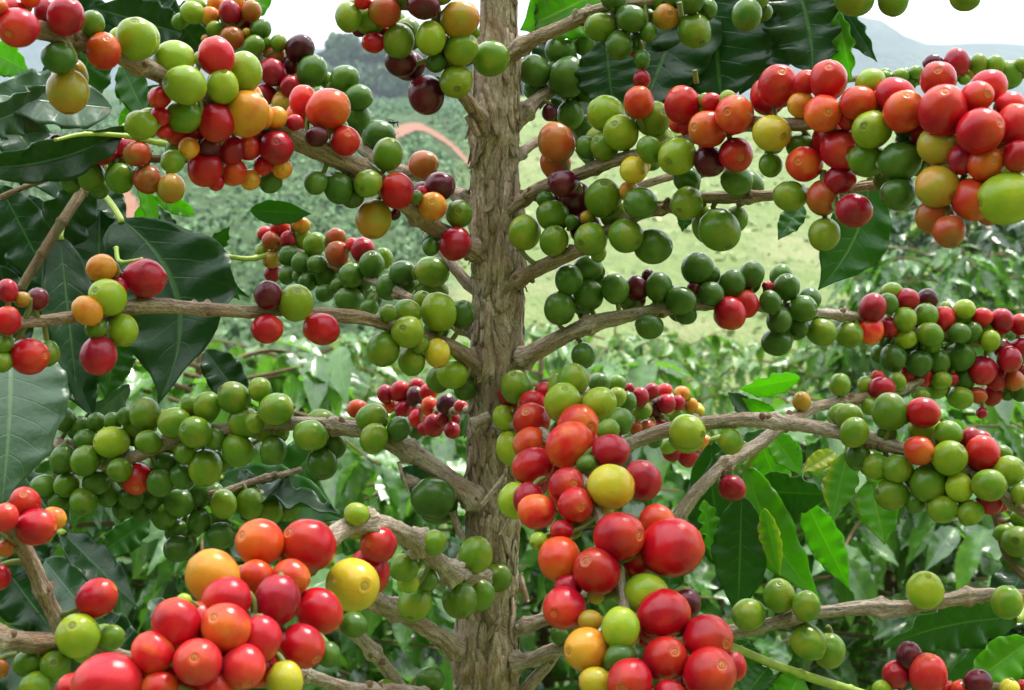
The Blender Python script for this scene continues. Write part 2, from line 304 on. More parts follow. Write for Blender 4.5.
CHERRIES = """
ul 00: 72 110 78 R -1 5; 262 65 72 C; 185 45 48 C z; 5 30 28 O; 120 -12 40 O; 415 205 70 O 4 -5; 370 95 48 G z; 545 155 80 L; 480 152 42 L z; 272 365 78x84 T; 235 232 74x50 D z
ul 00: 740 340 80 L -7 0; 695 238 82x68 L; 865 225 66x76 K; 890 345 65 L 2 -7; 865 490 68x75 R; 985 455 86 A; 975 288 68x78 L z; 735 465 72x60 G; 800 235 22x32 L z; 565 500 62x54 L -9 -1
ul 00: 925 600 50x55 C; 990 588 54 R 3 -1; 755 592 44 A; 835 585 48x42 M; 820 675 68x66 R; 690 645 46 G; 935 690 50 O; 1000 718 41 A 3 3; 640 390 44 R z; 640 465 38 R z; 710 535 45 R z; 655 525 30 R z; 780 520 40 R z; 865 730 32 R z
ul3 00: 400 600 66x58 C; 685 753 50x60 T; 592 718 60x54 B 5 2; 550 615 56x48 B; 260 655 65x54 C; 365 705 55 G; 480 712 56 G; 475 590 45 C z; 285 722 45 D z; 230 580 42 M z; 300 580 45 M z; 400 755 38 D z; 560 700 30 D z
ul 01: 288 438 86x78 O; 190 405 56x62 P; 20 460 40x62 A; 80 470 42 A z; 357 563 57 R 3 -3; 80 592 70x64 C 2 -2; 105 675 40 A 2 2; 30 660 38 R; 527 618 56x66 G; 155 490 34x30 C z; 245 545 45x38 M z; 325 520 45 L z; 60 725 46 D z
ul 11: 447 45 58x53 G -3 5; 565 75 64x70 R; 470 188 69x78 T; 330 65 60 D -3 -8; 240 42 46 D; 385 95 48 D z; 707 137 56 A 0 -2; 812 168 54 G 0 -1; 735 58 60x55 M; 797 288 64 C; 665 85 24x30 C z; 700 300 28x40 D z; 555 170 22 M z; 640 100 26 D z
ulback 00: 918 48 42x46 C; 928 155 48 B 3 -3; 858 115 34x30 G; 770 50 48x42 L; 840 65 38 A; 1005 45 40 B; 720 85 32 G; 865 15 35 A; 985 130 18 T z; 970 80 28x40 C z; 1015 185 42 G; 820 155 15 A z; 945 8 32 A z
ulback 01: 20 118 40 D; 92 172 32 G; 45 172 24 G z; 175 195 54x58 M; 75 222 50x36 B; 68 290 52 C; 35 378 45x38 C; 225 285 58x62 D; 355 315 56x52 D; 410 390 58x46 D; 405 468 48x60 D; 495 540 62x55 D; 175 330 43x36 B; 105 412 40x45 T; 285 322 26x36 G z; 135 345 40 C z; 140 260 36 M z; 398 660 38x20 G z; 670 658 62x50 B; 250 390 40 D z; 300 400 40 D z
tl 01: 698 152 57x70 L; 570 165 58x70 G; 800 325 62x68 L 1 6; 515 45 66x56 B; 815 78 80x66 T; 455 80 62x56 G; 683 380 66x78 M; 370 68 46x66 G; 940 234 75x62 G; 820 195 68x64 G z; 670 20 70x48 M; 470 170 45x42 R z; 580 250 68x50 M z; 425 5 32 R z; 600 -20 45 D z; 415 120 28 M z; 870 130 25 G z; 720 250 40 D z; 740 -30 50 G
tr 02: 352 108 60x50 G; 478 75 58x52 D; 615 68 50x54 T 2 0; 730 122 66x70 G 3 8; 715 5 60x42 D; 785 35 32x42 D z; 430 180 55x58 D z; 500 170 32x45 D z; 520 238 30x42 D z; 585 8 38 D; 395 -5 40 D z; 520 318 32x38 C z; 430 15 40 D z; 650 -10 40 D z; 545 130 35 D z
top 02: 940 60 60 D; 980 -5 48 G; 1010 50 24x40 D z
top 03: 345 -8 76x70 G; 500 -2 62 G; 788 -12 62x50 G
tr2 02: 195 205 64x54 D; 285 170 42x52 D; 90 285 62 D; 225 310 72x82 D; 165 275 28 D z; 90 350 42 D z; 235 460 50x60 D; 285 510 45 D z; 150 450 28x36 M z; 300 350 60 D z; 380 300 40 D z
rm 02: 178 570 74 B; 435 530 70 L -4 -3; 375 455 78x62 L; 508 410 57x62 O; 565 475 70x66 L 5 -2; 682 420 72x68 R -4 -7; 370 585 54 G -6 -3; 552 600 55 G; 660 625 78x72 L -5 4; 487 680 54 Y 5 3; 890 458 78x72 P -5 0; 785 515 72x75 O -8 0; 895 620 70x66 R 1 3; 300 590 44 D; 790 645 60 M; 708 500 40x50 R z; 800 410 44x34 R z; 865 395 36x30 L z; 770 400 26 L z; 665 500 38x30 K z; 670 10 1 G
rm 03: 15 533 72x77 Y 4 3; 40 345 78x82 R 0 -5; 242 322 73x78 R -2 -5; 222 455 75 P 0 1; 702 445 98 R -2 -6; 848 525 88x92 R 5 -2; 872 655 74 O 0 0; 545 445 75x84 O -1 -6; 415 518 78x74 L -6 0; 680 320 78x64 R -3 -3; 835 388 72x56 P 3 0; 505 380 78x66 R; 365 415 76x66 O; 410 330 64x44 L z; 135 420 56x50 A; 150 330 48 R z; 295 598 75x86 R 2 2; 885 345 76x54 K; 990 500 72x80 K; 1000 625 52x68 R; 970 420 60x46 K; 145 655 76x66 P -5 0
rm 03: 678 585 78x72 T 5 6; 528 645 86x72 D; 395 640 74x60 G; 130 585 60x46 G z; 10 660 46 G z; 775 640 50x60 C z; 960 793 113x102 L; 820 798 85x78 O 3 7; 678 748 86x76 T 4 5; 670 870 78x66 B; 725 925 62 B z; 520 775 70x60 D; 880 860 46x36 B z; 600 640 60 D z; 750 480 50 R z; 320 480 40 R z; 560 560 50 D z
rm 13: 288 30 62x54 C; 220 103 60x70 B; 345 155 72x60 C; 225 250 55x68 G; 88 95 66x58 G 
rback 03: 755 250 53 C; 662 255 44x30 M; 840 258 38x42 G; 910 262 38 G; 958 300 58x54 G; 590 290 32x22 G; 530 305 40x22 G; 470 305 26x18 G; 785 318 26x20 G; 1012 260 26 G; 640 300 34 R z; 720 320 36 G z; 880 310 36 G z; 480 330 36 D z; 560 330 36 D z; 805 300 20 T z
lm 10: 432 500 76x66 L -4 -3; 580 425 82x74 C; 405 385 60x50 A; 438 415 58x30 C; 350 555 60x58 A; 490 632 60x62 L; 385 625 46x36 G; 395 733 70x76 C; 150 508 42 M; 90 510 34x28 T z; 30 475 40x46 C; 30 595 50x56 R; 115 738 78x70 R; 190 725 42x55 G z; 10 692 36x32 G; 475 460 34 C z; 10 760 40 G z
lm 11: 160 525 66x76 L 2 -6; 50 493 56 M; 45 628 60x56 R; 262 628 72x62 R; 607 640 66 L -2 -2; 730 560 66x80 L; 605 562 60x48 G; 665 515 38x40 G z; 530 565 34 G z; 825 570 40x66 D z; 510 710 66x62 G; 622 757 54 G; 725 725 52x58 Y; 785 812 64x52 L; 730 830 44x54 G z; 835 868 36x50 D z; 720 630 50 D z; 655 690 36 G z
lmback 11: 98 225 40x32 R; 35 245 28 K; 62 275 36 B; 128 270 32 C; 182 212 40x28 A; 235 288 45 G; 185 265 35x46 G; 325 328 48 B; 320 262 42x35 B; 427 312 48 C; 385 290 26 K z; 25 315 30 L; 62 350 35 T; 68 405 35 C z; 130 335 40 D; 182 362 40 D; 245 370 40x36 D; 463 370 52 D; 383 413 52 D; 282 415 50 D; 510 345 35x42 G; 588 403 52x46 D; 703 400 72x56 G; 125 412 36 D z; 528 460 44x54 D; 372 510 58x46 D; 205 440 38 D; 275 485 38x32 D; 330 455 32 D z; 452 545 38x36 D; 170 415 26 D z; 430 440 34 D z; 400 460 30 D z
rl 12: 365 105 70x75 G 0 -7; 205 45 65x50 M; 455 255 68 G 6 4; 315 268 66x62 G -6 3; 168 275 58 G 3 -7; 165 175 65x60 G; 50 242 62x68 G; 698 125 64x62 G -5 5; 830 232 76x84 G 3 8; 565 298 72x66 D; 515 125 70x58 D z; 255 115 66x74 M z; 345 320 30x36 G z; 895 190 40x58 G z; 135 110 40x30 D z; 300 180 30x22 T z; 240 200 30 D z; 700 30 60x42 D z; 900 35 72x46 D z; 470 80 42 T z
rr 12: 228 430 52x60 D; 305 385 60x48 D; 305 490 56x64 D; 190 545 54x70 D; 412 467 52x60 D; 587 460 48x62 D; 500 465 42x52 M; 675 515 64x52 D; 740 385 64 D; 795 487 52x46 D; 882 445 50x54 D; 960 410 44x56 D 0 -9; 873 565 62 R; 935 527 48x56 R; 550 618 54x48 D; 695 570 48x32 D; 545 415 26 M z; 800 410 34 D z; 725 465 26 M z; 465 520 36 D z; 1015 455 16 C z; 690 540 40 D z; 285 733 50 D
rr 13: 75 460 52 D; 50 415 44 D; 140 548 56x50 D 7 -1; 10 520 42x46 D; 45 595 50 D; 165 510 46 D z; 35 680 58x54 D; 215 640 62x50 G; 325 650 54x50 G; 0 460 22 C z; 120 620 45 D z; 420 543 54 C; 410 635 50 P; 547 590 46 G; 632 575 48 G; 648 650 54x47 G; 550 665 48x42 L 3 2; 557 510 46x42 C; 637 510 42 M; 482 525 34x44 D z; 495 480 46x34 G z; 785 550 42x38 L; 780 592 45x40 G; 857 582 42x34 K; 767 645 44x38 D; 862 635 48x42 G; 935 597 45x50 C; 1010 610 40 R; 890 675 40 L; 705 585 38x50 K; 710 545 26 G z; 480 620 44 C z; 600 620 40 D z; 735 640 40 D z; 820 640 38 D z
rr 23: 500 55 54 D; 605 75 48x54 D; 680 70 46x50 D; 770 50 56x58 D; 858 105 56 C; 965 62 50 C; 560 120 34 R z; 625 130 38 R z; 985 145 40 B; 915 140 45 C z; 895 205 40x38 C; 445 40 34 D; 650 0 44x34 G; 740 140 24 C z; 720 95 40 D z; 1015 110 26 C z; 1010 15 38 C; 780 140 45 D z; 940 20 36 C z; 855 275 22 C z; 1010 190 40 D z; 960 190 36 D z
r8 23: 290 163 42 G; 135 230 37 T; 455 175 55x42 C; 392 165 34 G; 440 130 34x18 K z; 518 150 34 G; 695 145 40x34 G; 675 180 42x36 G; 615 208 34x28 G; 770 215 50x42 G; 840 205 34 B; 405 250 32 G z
r8 22: 880 577 52 C
r7 22: 702 352 75x62 L 7 1; 877 390 46x50 G
r7 23: 488 272 68x72 G; 343 353 58 G; 325 290 58x46 G; 620 275 68x56 R; 628 338 62x56 L; 605 427 57 O 5 3; 722 358 56x46 G; 725 455 67 L; 858 438 64x70 R; 808 380 40x46 C; 850 385 46x36 R z; 640 557 72 G; 518 498 60x54 G; 432 490 55x50 G; 360 452 50 D; 885 565 66x58 G 8 0; 960 510 62 L; 765 572 52x56 L; 495 600 68x60 G; 935 440 42x32 G z; 700 660 62x52 G z; 810 675 50 G z; 885 635 56x38 C z; 590 630 42 D z; 1010 600 32x45 G; 475 360 40 D z
edge 33: 1000 105 60x68 G -5 -2; 945 70 38 G; 985 180 50x42 D; 1010 10 36 G
br 33: 628 298 77x72 L; 45 318 56x70 G -1 -8; 153 360 54x60 G; 162 505 68 G 5 6; 245 540 62x68 G z; 955 345 62 G z
br 32: 945 395 70x56 G z; 190 475 36 D z
bottom 33: 640 630 72x78 K; 565 560 50x55 M; 512 635 57x54 C; 840 665 56x48 M; 765 697 36 O; 965 695 40 Y; 455 692 40x30 L; 700 695 40 K; 1015 680 24 R
big 22: 232 405 88x94 P; 205 235 74x78 L; 395 570 90x84 Y; 395 430 76x66 C; 255 645 85x62 R 2 0; 220 565 80x64 R 3 -2; 85 490 82x76 R; 78 308 80x66 R -3 -5; 75 400 75x58 O; 265 325 88x75 O 5 0; 350 240 66 L; 18 172 62x66 G; 520 545 68x82 C; 318 250 44x56 R z; 85 240 64x42 R z; 130 190 42x34 R z; 243 145 62 G z; 100 670 78x64 P; 65 620 62 C; -27 295 50 L; 5 415 60x78 L z; -10 200 44x48 C z; 11 625 62x74 L z; 385 345 44 G z; 437 310 46x52 D z; 170 490 50 R z; 300 480 40 D z
big 32: 640 128 115x118 R; 430 80 108x84 R 7 -1; 605 393 102x96 R; 340 220 94x90 R -5 -5; 190 172 80x86 O 0 8; 435 450 74x85 L; 535 310 92x76 L; 210 368 90x78 R -5 1; 612 572 90x86 R 3 -5; 790 630 112x96 R 3 -5; 782 490 106x86 R 6 0; 300 535 88 A; 470 665 96x84 R -4 0; 335 665 70x54 Y; 580 20 75x58 O z; 630 715 70x50 R; 500 175 65 R z; 200 60 46x42 R z; 225 285 60x45 C z; 885 600 42x65 R z; 700 350 46x65 M z; 310 420 50x42 T z; 335 320 36x28 Y z; 105 100 36 L z; 430 570 60 D z; 560 460 50 R z
tiny 22: 513 212 32x40 C; 462 228 30x42 D; 420 212 32x42 G; 348 155 44x36 D; 420 158 36x32 G; 558 188 30 C; 520 265 42x36 G; 617 238 35x40 C; 570 265 30x36 M; 665 235 26x30 C; 592 305 45x30 G; 655 285 35x28 G; 612 185 32x22 K; 680 198 32x28 A; 718 245 25x28 A; 690 270 22 L; 540 335 38x28 B; 495 335 24x30 B; 470 178 20 C; 750 268 22 Y; 695 205 22 G z; 625 410 35x28 G; 770 395 30 A z; 640 435 40x30 C z; 705 445 45 C z; 740 445 36 M z; 460 400 36 D z; 600 340 34 C z; 570 380 34 D z
tinyl 21: 578 188 40 R; 518 200 30x38 C; 645 165 32x24 R; 640 210 36x42 M; 690 192 35x32 R; 532 248 30 O; 588 260 34 C; 695 250 35x38 O; 762 240 40 M; 645 297 36 R; 712 325 44x42 C; 785 345 33 C; 405 260 38 O; 820 250 30x22 K z; 745 300 26 C z; 640 350 30 D z; 670 340 26 C z
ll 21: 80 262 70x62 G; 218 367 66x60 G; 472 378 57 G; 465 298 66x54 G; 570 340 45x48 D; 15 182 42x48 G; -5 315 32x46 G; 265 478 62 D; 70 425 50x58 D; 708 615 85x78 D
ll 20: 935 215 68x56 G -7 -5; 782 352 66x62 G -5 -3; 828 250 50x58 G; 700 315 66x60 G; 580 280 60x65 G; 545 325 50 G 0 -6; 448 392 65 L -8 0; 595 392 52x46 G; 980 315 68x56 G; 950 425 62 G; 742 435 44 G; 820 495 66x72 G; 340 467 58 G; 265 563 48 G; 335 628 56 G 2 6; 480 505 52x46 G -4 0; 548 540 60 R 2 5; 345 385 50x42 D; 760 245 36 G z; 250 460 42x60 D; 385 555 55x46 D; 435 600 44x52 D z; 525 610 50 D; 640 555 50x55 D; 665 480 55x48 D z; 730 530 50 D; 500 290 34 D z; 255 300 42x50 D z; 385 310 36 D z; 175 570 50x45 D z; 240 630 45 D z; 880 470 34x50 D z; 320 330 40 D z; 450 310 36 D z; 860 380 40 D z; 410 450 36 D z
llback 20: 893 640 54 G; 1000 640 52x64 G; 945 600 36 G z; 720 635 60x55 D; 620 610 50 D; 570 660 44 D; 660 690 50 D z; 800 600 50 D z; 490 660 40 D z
llback 21: 50 670 60x52 G; 130 655 50 G; 15 620 36 G z
llback 30: 705 60 44 D; 885 80 58x52 D; 715 130 60x50 D; 800 20 46 D z
vlfork 30: 145 45 80x68 R; 98 -53 62 R; 215 10 50x42 A; 20 5 54 K z; -5 245 36x60 R; 20 130 36x32 B z; 387 328 74x78 R; 0 610 20x50 B
vl4 30: 312 478 82x88 L 0 -6; 222 600 62 G 2 -4; 145 680 64x58 G; 445 485 60x42 G z
vl 31: 388 275 108x103 Y 5 -1; 490 115 76x66 R -4 -2; 450 225 82x90 R; 590 205 62x50 G; 635 348 66x70 G; 390 435 55x48 D; 610 265 45x38 L z; 685 255 38x45 D z; 710 105 55x46 G z; 815 335 66x76 G 1 6; 895 315 52x66 G; 880 155 66x72 G; 960 245 62x54 G; 402 -8 58x34 L z
vl 31: 210 115 105 R; 85 335 86x98 C; 252 380 90 R; 185 520 88x86 R; 20 490 80x88 K; 15 105 90 O -6 -4; 140 245 78x64 O; 0 240 64 O z; 10 610 62x84 R -1 5; 115 660 66x80 Y; 290 555 44x50 D z
vl 30: 905 445 98 P; 905 335 98x82 R; 850 242 102 A; 705 430 90x98 R; 790 585 96x90 K 1 -4; 612 545 78x82 P; 975 600 88x84 K 3 6; 432 676 132x122 K; 300 700 70 R; 850 690 94x76 K; 640 690 80x54 O; 640 630 88x54 R z; 960 500 60 R z; 735 340 30 L z; 700 560 60 R z
vl3 31: 695 655 55x50 D; 520 690 50x26 G z
"""
# leaf: base (x, y, depth), tip (x, y, depth), apparent half width px, material, options
LEAVES = [
 (120,218,.53,158,404,.50,60,'dark',dict(bend=(-0.19,0),roll=12,fold=.2,wave=.10,stem=(95,190,.55))),
 (60,235,.52,78,406,.50,27,'dark',dict(roll=-25,fold=.2,wave=.08,stem=(66,215,.54))),
 (112,252,.56,62,405,.55,26,'dark',dict(roll=25,fold=.3,wave=.1)),
 (12,338,.43,2,508,.40,56,'dull',dict(roll=8,fold=.12,wave=.05,bend=(-0.02,.06))),
 (128,127,.47,-45,166,.43,23,'dark',dict(roll=-10,fold=.45,wave=.30,stem=(182,146,.475),bend=(-0.08,0))),
 (112,108,.50,-24,92,.46,28,'dull',dict(roll=25,fold=.2,wave=.12)),
 (60,95,.49,-30,130,.45,22,'dull',dict(roll=-30,fold=.3,wave=.2)),
 (182,34,.60,96,6,.57,24,'dark',dict(roll=10,fold=.2,wave=.22,curl=.15)),
 (150,24,.62,176,66,.60,14,'dark',dict(roll=20,fold=.3,wave=.2)),
 (122,66,.56,148,120,.55,17,'mid',dict(roll=15,fold=.2,wave=.1)),
 (132,58,.58,120,105,.57,10,'light',dict(roll=15)),
 (210,60,.62,170,10,.60,18,'dark',dict(roll=-15,wave=.2)),
 (-10,50,.50,30,72,.49,18,'light',dict(roll=10)),
 (50,60,.53,62,130,.52,15,'dark',dict(roll=40,fold=.2)),
 (0,185,.55,60,300,.54,26,'dark',dict(roll=20,fold=.2,wave=.2)),
 (92,185,.56,30,260,.55,26,'dark',dict(roll=-20,fold=.3,wave=.15)),
 (100,210,.58,98,330,.57,36,'dark',dict(roll=-15,fold=.25,wave=.12)),
 (30,195,.59,62,345,.58,34,'dark',dict(roll=15,fold=.25,wave=.12)),
 (10,120,.60,70,205,.59,30,'dark',dict(roll=-15,fold=.25,wave=.2)),
 (130,150,.60,70,215,.59,22,'dark',dict(roll=10,fold=.3,wave=.2)),
 (120,-10,.62,190,40,.61,26,'dark',dict(roll=-20,fold=.2,wave=.2)),
 (60,0,.60,140,62,.60,26,'dark',dict(roll=15,fold=.2,wave=.2)),
 (210,5,.64,150,70,.63,26,'dark',dict(roll=10,fold=.3,wave=.2)),
 (100,40,.62,60,110,.61,26,'mid',dict(roll=-15,fold=.3,wave=.2)),
 (225,20,.66,250,90,.65,18,'mid',dict(roll=15,fold=.3,wave=.2)),
 (270,-15,.66,228,30,.65,16,'light',dict(roll=15,fold=.3,wave=.2)),
 (160,85,.60,128,150,.60,20,'mid',dict(roll=-10,fold=.3,wave=.15)),
 (140,95,.59,118,135,.59,8,'light',dict(roll=10,fold=.3,wave=.15)),
 (165,200,.62,128,232,.61,13,'light',dict(roll=-10,fold=.3,wave=.15)),
 (195,215,.61,152,196,.60,9,'light',dict(roll=10,fold=.4,wave=.25)),
 (0,265,.56,20,370,.56,26,'dark',dict(roll=10,fold=.3,wave=.15)),
 (55,330,.58,95,420,.57,22,'dark',dict(roll=-10,fold=.3,wave=.15)),
 (120,330,.58,105,400,.57,20,'mid',dict(roll=-10,fold=.3,wave=.15)),
 (205,350,.58,250,410,.57,20,'dark',dict(roll=-10,fold=.3,wave=.15)),
 (150,520,.60,90,560,.58,16,'mid',dict(roll=-10,fold=.3,wave=.25)),
 (150,600,.60,190,640,.58,14,'dull',dict(roll=-10,fold=.3,wave=.25)),
 (20,470,.58,70,540,.57,20,'dark',dict(roll=-10,fold=.3,wave=.25)),
 (620,-20,.56,585,60,.55,34,'dark',dict(roll=10,fold=.2,wave=.15)),
 (560,30,.56,540,110,.55,24,'dark',dict(roll=10,fold=.2,wave=.15)),
 (660,40,.56,620,130,.55,34,'dark',dict(roll=-10,fold=.2,wave=.15)),
 (805,500,.58,850,590,.57,18,'light',dict(roll=10,fold=.2,wave=.2)),
 (760,440,.57,790,520,.56,18,'light',dict(roll=10,fold=.2,wave=.2)),
 (720,470,.58,690,540,.57,14,'light',dict(roll=-10,fold=.3,wave=.3)),
 (870,455,.53,905,500,.525,12,'light',dict(roll=20,fold=.3,wave=.2)),
 (30,215,.57,-10,300,.56,22,'dark',dict(roll=-10,fold=.3,wave=.2)),
 (85,178,.58,128,225,.57,16,'dark',dict(roll=-20)),
 (140,180,.60,160,235,.60,9,'light',dict(roll=-20)),
 (178,250,.58,158,204,.58,9,'dull',dict(roll=25,fold=.5,wave=.25)),
 (196,252,.56,240,300,.55,15,'mid',dict(roll=25,fold=.4,wave=.3)),
 (205,252,.56,230,226,.56,9,'mid',dict(roll=40,fold=.4)),
 (165,238,.58,250,298,.57,11,'mid',dict(roll=30,fold=.4,wave=.25)),
 (250,210,.58,312,214,.58,13,'mid',dict(roll=10,fold=.3,wave=.1)),
 (600,-8,.515,520,30,.51,36,'light',dict(roll=15,fold=.25,wave=.15)),
 (560,-8,.52,535,32,.51,18,'mid',dict(roll=-15)),
 (608,38,.50,618,118,.495,34,'dark',dict(roll=10,fold=.15,wave=.08,bend=(0.04,0))),
 (690,-15,.53,640,118,.52,52,'dark',dict(roll=15,fold=.15,wave=.1)),
 (712,-20,.525,722,112,.52,62,'dark',dict(roll=5,fold=.15,wave=.08)),
 (790,-30,.52,812,82,.51,46,'dark',dict(roll=-10,fold=.2,wave=.22,bend=(-0.06,0))),
 (770,-20,.54,740,95,.53,50,'dark',dict(roll=-15,fold=.2,wave=.12)),
 (840,2,.51,877,62,.50,11,'dull',dict(roll=35,fold=.4,wave=.2)),
 (838,12,.51,852,82,.505,12,'light',dict(roll=45,fold=.3,wave=.2)),
 (600,60,.55,560,150,.54,30,'dark',dict(roll=20,fold=.3,wave=.12)),
 (575,110,.55,590,170,.54,16,'mid',dict(roll=-20)),
 (870,180,.47,818,290,.46,33,'mid',dict(roll=-8,fold=.18,wave=.10,bend=(-0.08,0),stem=(880,172,.45))),
 (803,205,.47,778,240,.465,12,'mid',dict(roll=20,fold=.3)),
 (690,205,.50,682,232,.50,8,'mid',dict(roll=30)),
 (62,532,.50,138,608,.47,18,'dark',dict(roll=-20,fold=.35,wave=.22,stem=(48,540,.52))),
 (45,560,.53,110,640,.50,24,'dull',dict(roll=25,fold=.3,wave=.2)),
 (0,560,.56,60,640,.54,28,'dark',dict(roll=20,fold=.25,wave=.2)),
 (70,600,.56,20,690,.54,28,'dark',dict(roll=-20,fold=.25,wave=.2)),
 (85,610,.58,150,690,.55,26,'dark',dict(roll=0,fold=.3,wave=.2)),
 (10,640,.55,60,720,.52,30,'dark',dict(roll=15)),
 (55,510,.56,10,580,.55,22,'dark',dict(roll=15,fold=.3,wave=.25)),
 (220,478,.57,346,520,.54,30,'mid',dict(roll=-15,fold=.25,wave=.10,stem=(200,490,.56))),
 (225,488,.54,342,515,.52,13,'dark',dict(roll=-60,fold=.5,wave=.25)),
 (335,430,.60,250,520,.58,24,'mid',dict(roll=10,wave=.15)),
 (240,470,.56,262,500,.55,9,'dull',dict(roll=20)),
 (130,385,.60,75,432,.58,13,'dull',dict(roll=-50,fold=.3)),
 (712,440,.57,748,596,.56,28,'mid',dict(roll=8,fold=.25,wave=.18,bend=(0.08,0),stem=(745,445,.50))),
 (742,495,.54,738,622,.53,27,'mid',dict(roll=10,fold=.15,wave=.08)),
 (748,466,.55,822,602,.53,24,'light',dict(roll=-12,fold=.25,wave=.18,bend=(0.08,0),stem=(770,440,.49))),
 (750,490,.56,832,495,.54,22,'mid',dict(roll=20,fold=.3,wave=.2)),
 (704,500,.55,712,560,.54,10,'light',dict(roll=-35,fold=.4,wave=.4)),
 (764,508,.53,780,576,.525,11,'yellow',dict(roll=20,fold=.3,wave=.2)),
 (848,452,.52,832,520,.51,17,'yellow',dict(roll=15,fold=.2,wave=.12,stem=(850,440,.49))),
 (770,432,.53,802,476,.52,15,'light',dict(roll=-15,fold=.3,wave=.1)),
 (835,452,.53,802,472,.52,10,'yellow',dict(roll=15,wave=.2)),
 (870,480,.52,885,545,.51,21,'yellow',dict(roll=-12,fold=.3,wave=.2,stem=(860,450,.48))),
 (800,378,.60,738,389,.59,11,'light',dict(roll=-45,fold=.3,wave=.1)),
 (776,418,.60,742,398,.59,9,'light',dict(roll=-20)),
 (748,412,.60,728,392,.59,10,'dull',dict(roll=20,fold=.5)),
 (770,430,.56,700,478,.55,12,'mid',dict(roll=20,wave=.2)),
 (680,520,.57,666,600,.56,22,'mid',dict(roll=20,wave=.2)),
 (1020,618,.47,880,648,.45,24,'mid',dict(roll=-25,fold=.3,wave=.28,bend=(0.05,0),stem=(1035,600,.48))),
 (1030,640,.46,962,690,.45,22,'light',dict(roll=-10,fold=.3,wave=.2)),
 (1030,560,.50,985,640,.49,22,'dark',dict(roll=25,wave=.2)),
 (768,668,.44,742,700,.43,16,'mid',dict(roll=30,fold=.3)),
 (800,675,.44,770,730,.43,22,'light',dict(roll=-20,fold=.3,wave=.15)),
 (735,640,.50,760,690,.49,20,'mid',dict(roll=30,fold=.3)),
 (950,690,.50,1010,640,.50,18,'mid',dict(roll=10,fold=.3)),
 (560,610,.56,548,560,.56,10,'mid',dict(roll=10)),
 (400,470,.62,460,500,.60,16,'dark',dict(roll=10)),
]
SHOOTS = [
 ([(185,146,.475),(160,143,.472),(125,136,.468),(85,134,.455),(55,140,.445)], 7, 3, 'g', 'leaf_stalk'),
 ([(300,244,.60),(256,258,.585),(225,256,.57),(195,250,.565),(175,235,.565)], 7, 4, 'g', 'green_shoot'),
 ([(20,290,.50),(42,254,.505),(62,222,.51),(82,192,.52),(95,172,.53)], 10, 12, 'd', 'side_twig'),
 ([(-5,200,.53),(25,187,.535),(60,175,.54)], 7, 5, 'd', 'side_twig'),
 ([(880,700,.45),(850,690,.445),(800,674,.44),(770,663,.44),(740,650,.445),(715,640,.45)], 9, 7, 'g', 'green_shoot'),
 ([(116,248,.52),(120,262,.515),(142,260,.51)], 5, 5, 'g', 'leaf_stalk'),
]
BUSHES = []
rb = random.Random(5)
def B(x, y, top, rx, n, mat, berries, label, leaf=.078, z0=0.0):
    BUSHES.append(dict(x=x, y=y, z0=z0, ztop=top, rx=rx, n=n, seed=len(BUSHES)+3, mat=mat, leaf=leaf, berries=berries, label=label))
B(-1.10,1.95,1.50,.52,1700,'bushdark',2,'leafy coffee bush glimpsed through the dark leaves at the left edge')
B(-.42,1.75,1.37,.48,2600,'bush',1,'glossy coffee bush filling the gaps below the left branches, beside the trunk')
B(.05,2.15,1.35,.45,2000,'bush',0,'glossy coffee bush directly behind the lower trunk')
B(.62,2.1,1.30,.50,2400,'bush',2,'coffee bush with drooping glossy leaves below the middle of the right branches')
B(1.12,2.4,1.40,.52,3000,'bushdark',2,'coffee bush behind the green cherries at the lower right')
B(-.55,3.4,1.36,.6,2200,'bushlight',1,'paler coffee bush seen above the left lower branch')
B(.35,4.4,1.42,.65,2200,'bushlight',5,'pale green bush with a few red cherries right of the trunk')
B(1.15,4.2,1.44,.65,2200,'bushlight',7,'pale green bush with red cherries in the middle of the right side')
B(2.0,4.0,1.58,.6,900,'bush',6,'tall bush with red cherries at the right edge of the view')
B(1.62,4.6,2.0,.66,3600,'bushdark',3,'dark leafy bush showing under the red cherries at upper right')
B(2.4,6.2,1.86,.7,1500,'bushlight',3,'light leafy bush just below the cherries at the right frame edge')
B(-2.2,3.2,1.5,.6,500,'bush',0,'bush far left behind the large dark leaves')
FAR_TREES = [
 (262,78,150,60,1,'low hazy tree at the left end of the hilltop row'),
 (300,52,150,66,2,'hazy broad tree second from the left on the hilltop'),
 (338,32,150,62,3,'pale grey green tree standing a little above its left neighbour on the hilltop'),
 (372,40,148,60,4,'round hazy tree in the middle of the hilltop row'),
 (402,28,150,60,5,'tallest hazy tree on the hilltop, behind the maroon cherry'),
 (436,50,148,60,6,'dark hazy tree beside the trunk on its left'),
 (470,40,150,60,7,'hazy tree partly hidden by the trunk'),
 (510,60,150,60,8,'hazy tree just right of the trunk top'),
 (545,75,150,60,9,'low hazy tree showing between the trunk and the first right branch'),
 (320,72,140,60,10,'lower dark tree in front of the hilltop row, above the field edge'),
 (385,70,140,70,11,'lower bushy tree in front of the hilltop row under the maroon cherry'),
 (448,88,140,60,12,'low bushy tree at the field edge close to the trunk'),
]
RIDGES = [
 ('mountain', [(-900,60),(-300,30),(150,8),(230,22),(300,46),(420,60),(600,70),(760,40),(830,15),(868,22),(890,38),(915,46),(945,44),(985,42),(1030,48),(1200,30),(1500,10),(1900,60)], 500, 170, (.045,.075,.06)),
]
MASKK = .02
HAZE = .0008
CLOUD = (10, 10.2, 10.6); SKY = .13; SUN = 3.1; EXPO = .60

